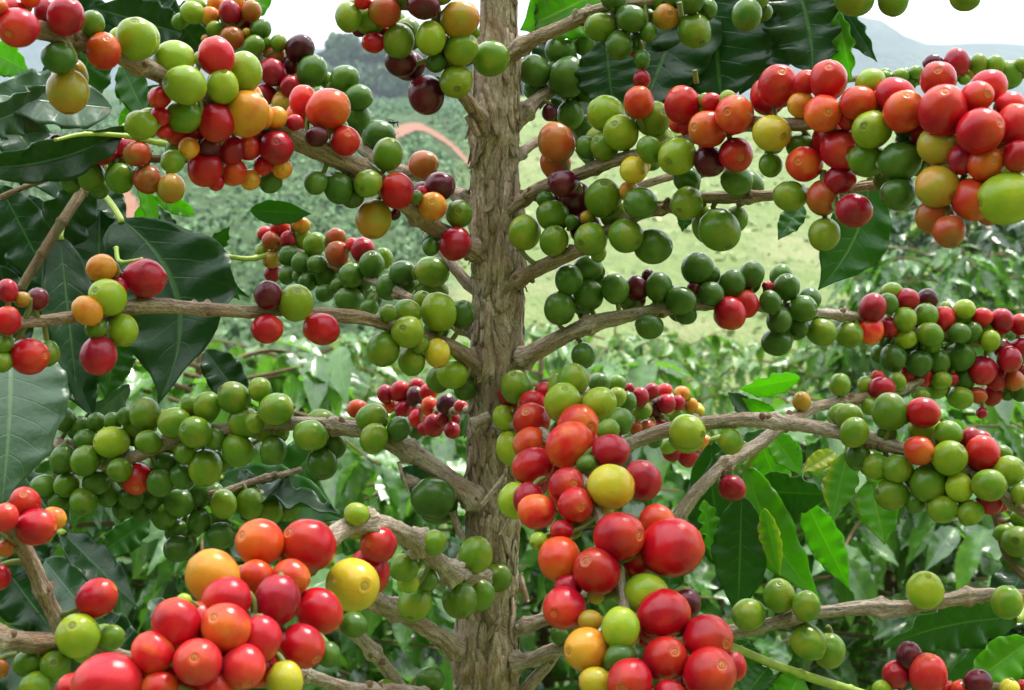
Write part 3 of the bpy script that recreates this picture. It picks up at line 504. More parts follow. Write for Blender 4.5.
B(.95,6.5,1.40,.7,1500,'bushlight',4,'distant pale bush between the right hand branches, lower than the tall dark one')
B(-.9,6.5,1.30,.8,1500,'bushlight',1,'distant pale bush peeking over the left lower bushes')
B(.12,5.6,1.36,.6,1400,'bushlight',1,'distant pale bush half hidden right behind the trunk')

STRIPS = [(404,479,422,485,13,.485,.002),(472,424,490,415,14,.478,-.001),(482,505,505,475,6,.477,.0015),(452,512,462,538,9,.49,.002),(519,575,527,602,9,.50,.002),(468,115,478,136,9,.482,.0015),(398,462,408,492,4,.478,.001),(520,500,500,535,4,.476,.001),(489,300,486,330,6,.476,.002),(508,180,504,212,6,.476,.002)]

B(1.30,3.9,1.68,.55,2600,'bush',5,'tall glossy bush standing in front of the dark leafy one at upper right')


# ------------------------------------------------------------ the fruiting coffee plant
plant = empty('coffee_plant', (0, 0, 0))
tag(plant, 'coffee plant with a rough pale trunk, branches crowded with red, yellow and green cherries', 'coffee plant')

# trunk: (px, py, half width px), at depth TD
TD = .50
TR = [(503, -70, 17), (500, 0, 18), (497, 80, 24), (494, 120, 26), (494, 170, 24), (495, 215, 27), (498, 262, 27), (497, 310, 26), (498, 365, 30), (492, 405, 25), (491, 450, 24), (493, 505, 27), (490, 560, 27), (487, 600, 30), (487, 655, 35), (486, 700, 34), (484, 790, 38), (480, 1000, 42), (478, 1400, 46), (476, 2200, 50), (474, 3900, 54)]
pts = [P(x, y, TD) for x, y, w in TR]; hw = [w/F*TD*.93 for _, _, w in TR]
tp = []; tr_ = []
for i in range(len(pts)-1):
    L = (pts[i+1]-pts[i]).length; n = max(2, int(L/(.0009 if i < 17 else .008)))
    for k in range(n):
        t = k/n
        p0 = pts[max(0, i-1)]; p3 = pts[min(len(pts)-1, i+2)]; p1, p2 = pts[i], pts[i+1]
        tp.append(p1.lerp(p2, t) + Vector((noise.noise(Vector((0, 0, (p1.lerp(p2, t)).z*30)))*.0012, 0, 0)))
        s_ = t*t*(3-2*t); tr_.append(hw[i]*(1-s_)+hw[i+1]*s_)
def tdisp(a, L, i):
    c = Vector((math.cos(a)*6.5, math.sin(a)*6.5, L*85))
    c2 = Vector((math.cos(a)*2.2, math.sin(a)*2.2, L*22))
    w = noise.noise(c2*1.3)*2.0
    c.x += w; rid = 1-abs(noise.noise(c))*2.0
    fine = noise.noise(Vector((math.cos(a)*17, math.sin(a)*17, L*130+w)))
    pz = tp[i].z; kn = 0.0
    for yj in (60, 112, 140, 222, 270, 305, 375, 430, 520, 582, 665):
        q_ = (345-(pz-CZ)/TD*F - yj)/9; kn += .09*math.exp(-q_*q_)
    return .95 + kn + .13*noise.noise(c2) + .13*rid - .05 + .09*fine
mb = MB(); mb.tube(tp, tr_, 110, 0, tdisp)
# loose strips of bark lying along the trunk, ends lifting
rs = random.Random(3)
for q in range(600):
    i0 = rs.randrange(20, int(len(tp)*.8)); p = tp[i0]
    if p.z < .95: continue
    a0 = rs.uniform(0, 2*math.pi); ln = rs.uniform(.006, .024); wd = rs.uniform(.0008, .0026); lift = rs.uniform(.0002, .0011)*rs.choice((1,1,1,2.2))
    tilt = rs.uniform(-.18, .18); b = len(mb.v); K = 7
    for k in range(K+1):
        t = k/K; pz = p + Vector((0, 0, -ln*(t-.5)))
        aa = a0 + tilt*(t-.5)*3; rad = tr_[i0]*1.0 + .0002 + lift*(2*t-1)**2*(1 if t > .5 else .3)
        for sgn, th in ((-1, 0), (1, 0), (1, -.0005), (-1, -.0005)):
            ab = aa+sgn*wd*(math.sin(math.pi*min(1, t*.9+.08))**.5)/tr_[i0]
            mb.v.append(pz+Vector((math.cos(ab), math.sin(ab), 0))*(rad+th)); mb.uv.append((a0*.01+sgn*wd+th*3, p.z*.3+t*ln))
    for k in range(K):
        for e in range(4):
            a = b+k*4+e; a2 = b+k*4+(e+1) % 4
            mb.f.append((a, a2, a2+4, a+4)); mb.mi.append(0)
    mb.f.append((b, b+3, b+2, b+1)); mb.mi.append(0); mb.f.append(tuple(b+K*4+e for e in range(4))); mb.mi.append(0)
trunk = mb.build('trunk', [M_TRUNK], plant)

# ---- cherries: unit mesh, navel at +Z
def cherry_mesh(seed):
    rr = random.Random(seed); seg = 36; prof = []
    for th in [0, 3, 6, 8, 10.5, 13, 15.5, 18, 22, 28, 35, 43, 52, 62, 72, 82, 92, 102, 112, 122, 132, 142, 152, 161, 168, 175, 180]:
        t = R(th); r = math.sin(t); z = math.cos(t)*1.10
        if th < 15: z = 1.10*math.cos(R(15)) - .012 + .018*math.sin(th*.55)
        if th == 10.5: z += .022
        if th == 0: z -= .01
        if th > 165: z += (th-165)/15*.05
        prof.append((r, z))
    sx, sy = rr.uniform(.97, 1.02), rr.uniform(.93, 1.0)
    vs = []; fs = []
    for r, z in prof[1:-1]:
        for k in range(seg):
            a = 2*math.pi*k/seg
            v = Vector((r*math.cos(a)*sx, r*math.sin(a)*sy, z))
            d = 1+.05*noise.noise(v*.9+Vector((seed*3.1, 0, 0)))+.02*noise.noise(v*2.2+Vector((seed*1.7, 0, 0)))+.02*math.cos(2*a+seed)*(r**2)*rr.choice((1, 1))*.5
            vs.append(v*d if r > .3 else v)
    n = len(prof)-2
    for i in range(n-1):
        for k in range(seg):
            a = i*seg+k; b = i*seg+(k+1) % seg
            fs.append((a, a+seg, b+seg, b))
    vs.append(Vector((0, 0, prof[0][1]))); t0 = len(vs)-1
    vs.append(Vector((0, 0, prof[-1][1]))); t1 = len(vs)-1
    for k in range(seg):
        fs.append((t0, k, (k+1) % seg)); fs.append((t1, (n-1)*seg+(k+1) % seg, (n-1)*seg+k))
    return mesh('cherry_shape', vs, fs)
CMESH = {}
def cherry_data(code, var):
    if (code, var) not in CMESH:
        me = CBASE[var].copy(); me.materials.append(CM[code]); CMESH[(code, var)] = me
    return CMESH[(code, var)]
CBASE = [cherry_mesh(i) for i in range(7)]

placed = []   # (px, py, depth, world radius)
def settle(x, y, rpx, d0, cap=.035):
    d = d0
    for _ in range(40):
        hit = None
        for (qx, qy, qd, qr) in placed:
            if abs(qd-d) > .03: continue
            r = rpx*d/F
            d2 = math.hypot(qx-x, qy-y)*(qd+d)/2/F
            RR = (r+qr)*.88
            if d2 < RR:
                need = math.sqrt(RR*RR-d2*d2)
                if abs(d-qd) < need-1e-5 and (hit is None or qd+need > hit): hit = qd+need
        if hit is None: break
        d = hit+1e-5
        if d > d0+cap: d = d0+cap; break
    return d

def parse_cherries():
    out = {}
    for line in CHERRIES.strip().splitlines():
        line = line.strip()
        if not line or line.startswith('#'): continue
        head, body = line.split(':', 1); key, tile = head.split()
        ox, oy = int(tile[1])*256, int(tile[0])*172
        for e in body.split(';'):
            w = e.split()
            if not w: continue
            u, v = float(w[0]), float(w[1]); rr = [float(q) for q in w[2].split('x')]
            rx, ry = (rr[0], rr[0]) if len(rr) == 1 else rr
            c = w[3][0]; zf = 'z' in w[3][1:]
            nav = (float(w[4])/10, float(w[5])/10) if len(w) > 5 else None
            out.setdefault(key, []).append((ox+u/4, oy+v/4, rx/4, ry/4, c, zf, nav))
    return out
CH = parse_cherries()

def nearest(path2, x, y):
    best = (1e9, 0)
    for i, (a, b, d) in enumerate(path2):
        q = math.hypot(a-x, b-y)
        if q < best[0]: best = (q, i)
    return best
rc = random.Random(11)
for key, (spec, matn, swell) in sorted(BRANCHES.items(), key=lambda kv: min(p[2] for p in kv[1][0])):
    cps = [P(x, y, d) for x, y, d, w in spec]
    fine = catmull(cps, 24)
    wid = []
    for i in range(len(spec)-1):
        for k in range(24):
            wid.append(((spec[i][3]*(24-k)+spec[i+1][3]*k)/24/2, (spec[i][2]*(24-k)+spec[i+1][2]*k)/24))
    wid.append((spec[-1][3]/2, spec[-1][2]))
    rad = [w/F*d*.88 for w, d in wid]
    # resample evenly
    pth = [fine[0]]; rd = [rad[0]]; acc = 0
    for i in range(1, len(fine)):
        seg_l = (fine[i]-fine[i-1]).length; k = max(1, int(seg_l/.0016))
        for j in range(1, k+1): pth.append(fine[i-1].lerp(fine[i], j/k)); rd.append(rad[i-1]+(rad[i]-rad[i-1])*j/k)
    sd = rc.uniform(0, 100)
    pth = [p+Vector((noise.noise(p*45+Vector((sd, 0, 0))), noise.noise(p*45+Vector((0, sd, 0))), noise.noise(p*45+Vector((0, 0, sd)))))*.0016 for p in pth]
    path2 = [((p.x/p.y*F)+512, 345-(p.z-CZ)/p.y*F, p.y) for p in pth]
    items = CH.get(key, [])
    nodes = [0.0]*len(pth)
    Ls = [0.0]
    for i in range(1, len(pth)): Ls.append(Ls[-1]+(pth[i]-pth[i-1]).length)
    for it in items:
        q, i = nearest(path2, it[0], it[1]); nodes[i] += 1
    smooth = []
    per = .028 + .01*rc.random()
    for i in range(len(pth)):
        ph = (Ls[i] % per)/per; nd = math.exp(-((ph-.5)*per/.0024)**2)+.5*math.exp(-((ph-.5)*per/.0009)**2)
        smooth.append(1+.30*nd*swell)
    def disp(a, L, i, sd=sd, sm=smooth):
        c = Vector((math.cos(a)*2.2+sd, math.sin(a)*2.2, L*60))
        c2 = Vector((math.cos(a)*4.5+sd, math.sin(a)*4.5, L*130))
        return sm[i]*(1+.17*noise.noise(c)+.17*(1-2*abs(noise.noise(c2))) - .08+.06*noise.noise(c2*2.7))
    mb = MB(); mb.tube(pth, rd, 28, 0, disp)
    bobj_kids = []
    extra = []
    for it in items:
        if rc.random() > .42 or it[5] or key in ('top', 'br', 'r8', 'edge', 'lm', 'bottom', 'vlfork'): continue
        q, i = nearest(path2, it[0], it[1]); bx, by, _ = path2[i]; k_ = rc.uniform(.15, .55)*(1 if q > it[2] else 2.2); a_ = rc.uniform(0, 6.28)
        ex, ey = it[0]+(bx-it[0])*min(.9, k_)+math.cos(a_)*it[2]*.55, it[1]+(by-it[1])*min(.9, k_)+math.sin(a_)*it[2]*.55
        extra.append((ex, ey, it[2]*.88, it[3]*.88, it[4], True, None))
    items = items+extra
    order = [it for it in items if not it[5]] + [it for it in items if it[5]]
    for (x, y, rx, ry, c, zf, nav) in order:
        q, i = nearest(path2, x, y); bx, by, bd = path2[i]; br = rd[i]
        asp = rx/ry; rpx = (max(rx, ry)*.97 if zf else (rx+ry)/2*1.01)
        r0 = rpx*bd/F
        if zf: d0 = bd + r0*.9
        elif q < rpx + br*F/bd: d0 = bd - (r0+br)*.92*math.sqrt(max(0, 1-(q/(rpx+br*F/bd))**2)) - .001
        else: d0 = bd - .002
        d = settle(x, y, rpx, d0)
        r = rpx*d/F; placed.append((x, y, d, r))
        vx, vy = (x-bx), (y-by); L = math.hypot(vx, vy) or 1; vx /= L; vy /= L
        if nav:
            nx, ny = nav; l2 = math.hypot(nx, ny)
            if l2 > .95: nx, ny = nx/l2*.95, ny/l2*.95
            ax = Vector((nx, -math.sqrt(max(.05, 1-nx*nx-ny*ny)), -ny)); s = r/.98
        else:
            if asp > 1.07: ax = Vector((math.copysign(1, vx if abs(vx) > .1 else rc.uniform(-1, 1)), rc.uniform(-.5, .1), rc.uniform(-.3, .3))); s = r/.99
            elif asp < .93: ax = Vector((rc.uniform(-.3, .3), rc.uniform(-.45, .1), -math.copysign(1, vy+.35))); s = r/.99
            else: ax = Vector((vx*.8+rc.uniform(-.3, .3), rc.uniform(-.9, .2), -vy*.8+rc.uniform(-.3, .3))); s = r/.99
        ax.normalize()
        pos = P(x, y, d)
        me = cherry_data(c, rc.randrange(7))
        o = bpy.data.objects.new('cherry', me); COL.objects.link(o)
        o.rotation_euler = (ax.to_track_quat('Z', 'Y').to_matrix() @ Matrix.Rotation(rc.uniform(0, 6.28), 3, 'Z')).to_euler()
        o.location = pos; o.scale = (s, s, s); o['label'] = CL[c]
        bobj_kids.append(o)
        # stalk
        st = pos-ax*r*1.0; tgt = pth[i]
        if (tgt-st).length > .011: tgt = st+(tgt-st).normalized()*.004 + Vector((0, .002, 0))
        midp = (st*.6+tgt*.4) + (st-pos)*.15
        sp = catmull([pos-ax*r*.85, st, midp, tgt], 4)
        mb.tube(sp, [.0009]*len(sp), 6, 1)
    # dry bracts and little stubs at the nodes
    for i in range(2, len(pth)-2):
        ph0 = (Ls[i-1] % per)/per; ph1 = (Ls[i] % per)/per
        if ph0 < .5 <= ph1 and swell > 0:
            for _ in range(rc.randrange(2, 7)):
                a = Vector((rc.uniform(-1, 1), rc.uniform(-1, 1), rc.uniform(-1, 1))).normalized()
                t_ = (pth[i+1]-pth[i]).normalized(); a = (a-t_*a.dot(t_)).normalized()
                ln = rc.uniform(.0002, .0016)
                s0 = pth[i]+t_*rc.uniform(-.004, .004); s1 = s0+a*(rd[i]*1.0+ln)+t_*rc.uniform(-.002, .002)
                mb.tube([s0, s0.lerp(s1, .6), s1], [.0017, .0015, .0007], 6, rc.choice((0, 2)))
    bo = mb.build('branch', [{'b': M_BRANCH, 'r': M_BRANCH2, 'd': M_DARKBARK}[matn], M_STALK, M_BRACT], plant)
    for o in bobj_kids: o.parent = bo

# ------------------------------------------------------------ leaves
def leaf_grid(p0, p1, hw, roll=0.0, bend=(0, 0), fold=.25, wave=.12, seed=0, nl=26, nw=12, curl=0.0, freq=None, view=None, skew=0.0):
    rr = random.Random(seed*7+1)
    a = p1-p0; L = a.length; a.normalize()
    view = view or Vector((0, -1, 0))
    side = a.cross(view)
    if side.length < .05: side = a.cross(Vector((0, 0, 1)))
    side.normalize(); n = side.cross(a).normalized()
    q = Matrix.Rotation(R(roll), 3, a); side = q @ side; n = q @ n
    vs = []; uv = []
    freq = freq or rr.uniform(5.5, 8); ph1 = rr.uniform(0, 6); ph2 = rr.uniform(0, 6)
    for i in range(nl+1):
        t = i/nl
        w = (math.sin(math.pi*min(1, t**.82))**.85)*(1-.55*max(0, (t-.72)/.28)**1.3) if 0 < t < 1 else 0
        w = max(w, .004)
        c = p0 + a*L*t + side*(bend[0]*L*4*t*(1-t)) + n*(bend[1]*L*4*t*(1-t)) - n*(curl*L*t*t)
        for j in range(nw+1):
            v = -1+2*j/nw; av = abs(v)
            wav = wave*1.5*hw*(av**1.6)*(.6+.8*noise.noise(Vector((t*4+seed, v, 2))))*1.3*math.sin(freq*1.5*math.pi*t+(ph1 if v > 0 else ph2)+1.2*noise.noise(Vector((t*3, seed, v))))*min(1, t*5, (1-t)*6)
            quilt = .014*hw*math.cos(2*math.pi*9*(t-.16*av**1.25))*av*(1-av)*4*.5
            edge = 1+(.13*noise.noise(Vector((t*7, seed*.7, v*.4)))+.07*noise.noise(Vector((t*19, seed*.7, v*.4))))*av
            pt = c + side*(v*w*hw*math.cos(fold*av)*edge) + n*(av*w*hw*fold*.9 + wav*(.3+.7*w) + quilt*w)
            vs.append(pt); uv.append((t, v))
    fs = []
    for i in range(nl):
        for j in range(nw):
            k = i*(nw+1)+j; fs.append((k, k+1, k+nw+2, k+nw+1))
    return vs, fs, uv, side, n
def near_leaf(spec):
    x0, y0, d0, x1, y1, d1, hwp, mat = spec[:8]; kw = dict(spec[8]) if len(spec) > 8 else {}
    stem_to = kw.pop('stem', None); lab = kw.pop('label', None)
    p0, p1 = P(x0, y0, d0), P(x1, y1, d1)
    roll = kw.get('roll', 0)
    hw = hwp/F*(d0+d1)/2/max(.3, math.cos(R(roll)))
    view = -((p0+p1)/2-Vector((0, 0, CZ))).normalized()
    vs, fs, uv, side, n = leaf_grid(p0, p1, hw, seed=int(x0*3+y0), view=view, **kw)
    # thickness: a second skin just behind
    m = MB(); m.v = vs; m.f = list(fs); m.uv = uv; m.mi = [0]*len(fs)
    if stem_to:
        s = P(*stem_to)
        sp = catmull([s, s.lerp(p0, .5)+Vector((0, 0, .002)), p0, p0.lerp(p1, .03)], 5)
        m.tube(sp, [.0012]*len(sp), 8, 1)
    o = m.build('leaf', [LM[mat], M_SHOOT], plant)
    md = o.modifiers.new('t', 'SOLIDIFY'); md.thickness = .00035; md.offset = 0
    if lab: o['label'] = lab
    return o
for s in LEAVES: near_leaf(s)
for (pts_, w0, w1, mat_, nm) in SHOOTS:
    cp = catmull([P(*q) for q in pts_], 14); n = len(cp)
    m = MB(); m.tube(cp, [(w0+(w1-w0)*i/(n-1))/2/F*.5*(1+.25*(i % 14 == 0)) for i in range(n)], 12, 0)
    m.build(nm, [{'g': M_SHOOT, 'd': M_DARKBARK}[mat_]], plant)

# curled strips of bark peeling away from trunk and branch stubs
for (x0_, y0_, x1_, y1_, wp, dd_, cu) in STRIPS:
    p0_, p1_ = P(x0_, y0_, dd_), P(x1_, y1_, dd_); m = MB(); K = 10; a_ = (p1_-p0_); sd_ = a_.normalized().cross(Vector((0, -1, 0))).normalized()
    for s_ in (0, 1):
        for k in range(K+1):
            t_ = k/K; c_ = p0_+a_*t_+Vector((0, -1, 0))*(cu*math.sin(t_*2.6)-s_*.0006)
            for e in range(-3, 4):
                w_ = wp/F*dd_/2*(1-.25*t_+.18*noise.noise(Vector((t_*4, e > 0, x0_))))
                m.v.append(c_+sd_*(e/3*w_)+Vector((0, 1, 0))*(.0016*(e/3)**2)); m.uv.append((e/3*w_+x0_, t_*a_.length))
    n_ = (K+1)*7
    for k in range(K):
        for e in range(6):
            q_ = k*7+e; m.f.append((q_, q_+7, q_+8, q_+1)); m.f.append((n_+q_, n_+q_+1, n_+q_+8, n_+q_+7)); m.mi += [0, 0]
    rim = [k*7 for k in range(K+1)]+[K*7+e for e in range(1, 7)]+[k*7+6 for k in range(K-1, -1, -1)]+[e for e in range(5, 0, -1)]
    for i_ in range(len(rim)):
        q_, r_ = rim[i_], rim[(i_+1) % len(rim)]; m.f.append((q_, r_, r_+n_, q_+n_)); m.mi.append(0)
    m.build('bark_strip', [M_BRANCH], plant)

# small fly on a green cherry
fly = empty('fly', P(393.5, 122.5, .535)); tag(fly, 'tiny black fly perched on a deep green cherry beside the hillside view', 'fly')
M_FLY = plain('fly_body', (.012, .012, .014), .35)
def ell(mb_, c, r, seg=10):
    pa = [c+Vector((0, 0, 0))+Vector((1, 0, 0))*r[0]*math.cos(math.pi*(1-i/8)) for i in range(9)]
    mb_.tube(pa, [max(1e-5, r[1]*math.sin(math.pi*i/8)) for i in range(9)], seg, 0)
m = MB(); ell(m, Vector((0, 0, 0)), (.0011, .0007)); ell(m, Vector((.0016, 0, .0002)), (.0006, .0006)); ell(m, Vector((-.0015, 0, 0)), (.0012, .0006))
for sx in (-1, 0, 1):
    for sy in (-1, 1):
        m.tube([Vector((sx*.0006, 0, -.0003)), Vector((sx*.0015, sy*.0014, .0004)), Vector((sx*.0019, sy*.0017, -.0018))], [.00012]*3, 5, 0)
m.build('body', [M_FLY], fly)
for sy in (-1, 1):
    m = MB(); m.v = [Vector(q) for q in ((.0004, sy*.0002, .0007), (-.001, sy*.0014, .0010), (-.0028, sy*.0016, .0009), (-.0026, sy*.0006, .0008))]
    m.f = [(0, 1, 2, 3)]; m.uv = [(0, 0)]*4; m.mi = [0]; w_ = m.build('wing', [M_FLY], fly)

# ------------------------------------------------------------ background coffee bushes
def bush_leaf(mb_, base, dirv, up, L, hw, rr, tones):
    a = dirv.normalized(); side = a.cross(up)
    if side.length < .1: side = a.cross(Vector((1, 0, 0)))
    side.normalize(); n = side.cross(a).normalized()
    if n.dot(up) < 0: n = -n
    q = Matrix.Rotation(rr.uniform(-.6, .6), 3, a); side = q @ side; n = q @ n
    nl, nw = 12, 4; b = len(mb_.v); sag = rr.uniform(.1, .4); fd = rr.uniform(.15, .45); wv = rr.uniform(.15, .40); ph = rr.uniform(0, 6)
    for i in range(nl+1):
        t = i/nl; w = math.sin(math.pi*min(1, t**.85))**.85*(1-.5*max(0, (t-.7)/.3)) if 0 < t < 1 else .02
        c = base+a*L*t-n*(sag*L*t*t)
        for j in range(nw+1):
            v = -1+2*j/nw
            mb_.v.append(c+side*(v*w*hw)+n*(abs(v)*w*hw*fd+wv*hw*abs(v)*w*math.sin(t*30+ph+v)))
            mb_.uv.append((t, v))
    for i in range(nl):
        for j in range(nw):
            k = b+i*(nw+1)+j; mb_.f.append((k, k+1, k+nw+2, k+nw+1)); mb_.mi.append(0)
    tones.extend([rr.random()]*((nl+1)*(nw+1)))

def coffee_bush(x, y, z0, ztop, rx, n, seed, mat='bush', leaf=.13, berries=0, label='', group='coffee bushes behind the fruiting plant'):
    rr = random.Random(seed); root = empty('coffee_bush', (x, y, z0))
    tag(root, label, 'coffee bush', group)
    H = ztop-z0; mbt = MB(); crown = MB(); tones = []
    st = [Vector((0, 0, -.05)), Vector((.02, .01, H*.4)), Vector((-.01, .02, H*.75)), Vector((0, 0, H*.97))]
    sp = catmull(st, 6); mbt.tube(sp, [.013*(1-.75*i/len(sp)) for i in range(len(sp))], 8)
    nb = max(10, n//16); tips = []
    for k in range(nb):
        f = .10+.90*(k+.5)/nb; az = k*2.399+rr.uniform(-.3, .3)
        prof = rx*(math.sin(math.pi*(min(1, .18+.72*f)))**.6)*rr.uniform(.75, 1.1)
        b0 = Vector((0, 0, H*f*.93)); dirv = Vector((math.cos(az), math.sin(az), rr.uniform(.05, .5)))
        b1 = b0+Vector((dirv.x*prof*.55, dirv.y*prof*.55, dirv.z*prof*.4)); b2 = b0+Vector((dirv.x*prof, dirv.y*prof, prof*rr.uniform(-.15, .25)))
        bp = catmull([b0, b1, b2], 6); mbt.tube(bp, [.004*(1-.7*i/len(bp)) for i in range(len(bp))], 6)
        tips.append(bp)
        for m_ in range(max(4, n//nb)):
            t = rr.uniform(.2, 1.0); q = bp[min(len(bp)-1, int(t*(len(bp)-1)))]
            az2 = az+rr.choice((-1, 1))*rr.uniform(.4, 1.5); out = Vector((math.cos(az2), math.sin(az2), rr.uniform(-1.7, .15)))
            L = leaf*rr.uniform(.7, 1.35)
            bush_leaf(crown, q+Vector((rr.uniform(-1, 1), rr.uniform(-1, 1), rr.uniform(-1, 1)))*.015, out, Vector((rr.uniform(-.3, .3), -.25, 1)), L, L*rr.uniform(.17, .23), rr, tones)
    mbt.build('trunk', [M_DARKBARK], root)
    c = crown.build('crown', [LM[mat]], root)
    at = c.data.attributes.new('tone', 'FLOAT', 'POINT'); at.data.foreach_set('value', tones)
    for k in range(berries):
        bp = tips[rr.randrange(len(tips))]; q = bp[rr.randrange(4, len(bp))]
        if q.y > .1: q = Vector((q.x, -abs(q.y), q.z))
        for _ in range(rr.randrange(3, 8)):
            o = bpy.data.objects.new('cherry', cherry_data(rr.choice('RRCOBGG'), rr.randrange(4))); COL.objects.link(o); o.parent = root
            s = rr.uniform(.0065, .008); o.scale = (s, s, s)
            o.location = q+Vector((rr.uniform(-1, 1), rr.uniform(-1, 1), rr.uniform(-1, .6)))*.022
            o.rotation_euler = (rr.uniform(0, 6), rr.uniform(0, 6), 0)
for b in BUSHES: coffee_bush(**b)

# ------------------------------------------------------------ terrain, track, trees, mountains
def hgt(x, y):
    if y < -1.2: return 1.05*(-1.2-y)*(1-math.exp((1.2+y)/1.5)) + .04*noise.noise(Vector((x*.8, y*.8, 3)))  # unseen bank behind the camera, added to block low sky light and its reflections
    s = max(0, y-11)
    h = .215*s*(1-math.exp(-s/9)) if y < 175 else .215*164 - .05*(y-175)
    if y > 175: h = max(h, -4)
    h -= .0006*min(60, max(0, x-8))*min(s, 150)*.9
    h += .8*noise.noise(Vector((x*.02, y*.02, 0)))*min(1, s/25)*2
    h += .04*noise.noise(Vector((x*.8, y*.8, 3)))
    return h
def hit(px, py):
    d = 12.0; last = d
    while d < 400:
        q = P(px, py, d)
        if hgt(q.x, q.y) >= q.z: return Vector((q.x, q.y, hgt(q.x, q.y)))
        d *= 1.006
    return P(px, py, 170)
xs = sorted(set([round(-260+520*i/110, 2) for i in range(111)] + [-950, -700, -450, 450, 700, 950]))
ys = [-40, -25, -15, -10, -7, -5, -4, -3, -2, -1.2] + [i*.8 for i in range(0, 30)] + [24+i*1.5 for i in range(104)] + [182+i*14 for i in range(20)] + [520, 640, 780]
vs = [Vector((x, y, hgt(x, y))) for y in ys for x in xs]; W = len(xs)
fs = [(j*W+i, j*W+i+1, (j+1)*W+i+1, (j+1)*W+i) for j in range(len(ys)-1) for i in range(W-1)]
t = NT('plantation_ground'); tc = t.n.new('ShaderNodeTexCoord'); ob = tc.outputs['Object']
x_, y_, z_ = t.sep(ob)
rot = t.vmul(ob, (1.1, .42, 0)); n1 = t.noise(rot, 1, 5, .7); n2 = t.noise(ob, .05, 3); n3 = t.noise(t.vmul(ob, (1, .22, 0)), 3.4, 5, .8)
rows = t.math('SINE', t.math('ADD', t.math('MULTIPLY', t.math('ADD', t.math('MULTIPLY', y_, .9), t.math('MULTIPLY', x_, .45)), 3.2), t.math('MULTIPLY', n1, 5)))
dark = t.mix(t.math('MULTIPLY_ADD', t.math('MULTIPLY_ADD', rows, .09, t.math('SUBTRACT', n1, .5)), 2.2, .5, clamp=True), (.010, .035, .008), (.085, .16, .04))
dark = t.mix(t.math('MULTIPLY', t.math('SUBTRACT', n3, .50), 5.0, clamp=True), dark, (.17, .26, .12))
lite = t.mix(n1, (.17, .25, .06), (.33, .40, .15)); lite = t.mix(t.math('MULTIPLY', t.math('SUBTRACT', n3, .5), 4.0, clamp=True), lite, (.12, .19, .07)); lite = t.mix(t.math('MULTIPLY', t.math('SUBTRACT', t.noise(ob, .25, 4, .7), .52), 5.0, clamp=True), lite, (.40, .40, .20)); lite = t.mix(t.math('MULTIPLY', n3, .35), lite, (.10, .17, .05))
msk = t.math('MULTIPLY', t.math('ADD', t.math('ADD', x_, t.math('MULTIPLY', y_, MASKK)), t.math('MULTIPLY', n2, 3.0)), .8, clamp=True)
t.l(t.mix(msk, dark, lite), t.b.inputs['Base Color']); t.b.inputs['Roughness'].default_value = .9; t.b.inputs['Specular IOR Level'].default_value = .15
t.bump(t.math('ADD', n1, n3), 1.0, .5)
tag(link('hillside', mesh('hillside', vs, fs), t.m), kind='structure')

def ribbon(name, ctr, wpx, mat):
    vs = []; fs = []; n = len(ctr)
    cp = catmull([Vector((a, b, w)) for (a, b), w in zip(ctr, wpx)], 10)
    for i, c in enumerate(cp):
        q0 = cp[max(0, i-1)]; q1 = cp[min(len(cp)-1, i+1)]; dx, dy = q1.x-q0.x, q1.y-q0.y; l = math.hypot(dx, dy)
        nx, ny = -dy/l, dx/l; w = c.z/2*(1+.5*noise.noise(Vector((i*.7, 0, 0)))+.35*noise.noise(Vector((i*1.9, 4, 0))))
        for k in (-1, -.5, 0, .5, 1):
            h = hit(c.x+nx*w*k, c.y+ny*w*k); h.z += .07; vs.append(h)
    for i in range(len(cp)-1):
        for k in range(4):
            a = i*5+k; fs.append((a, a+1, a+6, a+5))
    return tag(link(name, mesh(name, vs, fs), mat), kind='structure')
td = NT('red_dirt'); tcd = td.n.new('ShaderNodeTexCoord'); nn = td.noise(tcd.outputs['Object'], .8, 5, .7)
td.l(td.mix(nn, (.15, .055, .026), (.24, .11, .055)), td.b.inputs['Base Color']); td.b.inputs['Roughness'].default_value = .95
ribbon('dirt_track', [(384, 141), (398, 134), (411, 129), (421, 129), (434, 135), (450, 146), (464, 160), (480, 176), (500, 196)], [9, 11, 10, 7, 5, 4.5, 4.5, 4.5, 4.5], td.m)
ribbon('dirt_track', [(112, 188), (122, 205), (138, 226), (150, 245)], [24, 26, 24, 20], td.m)

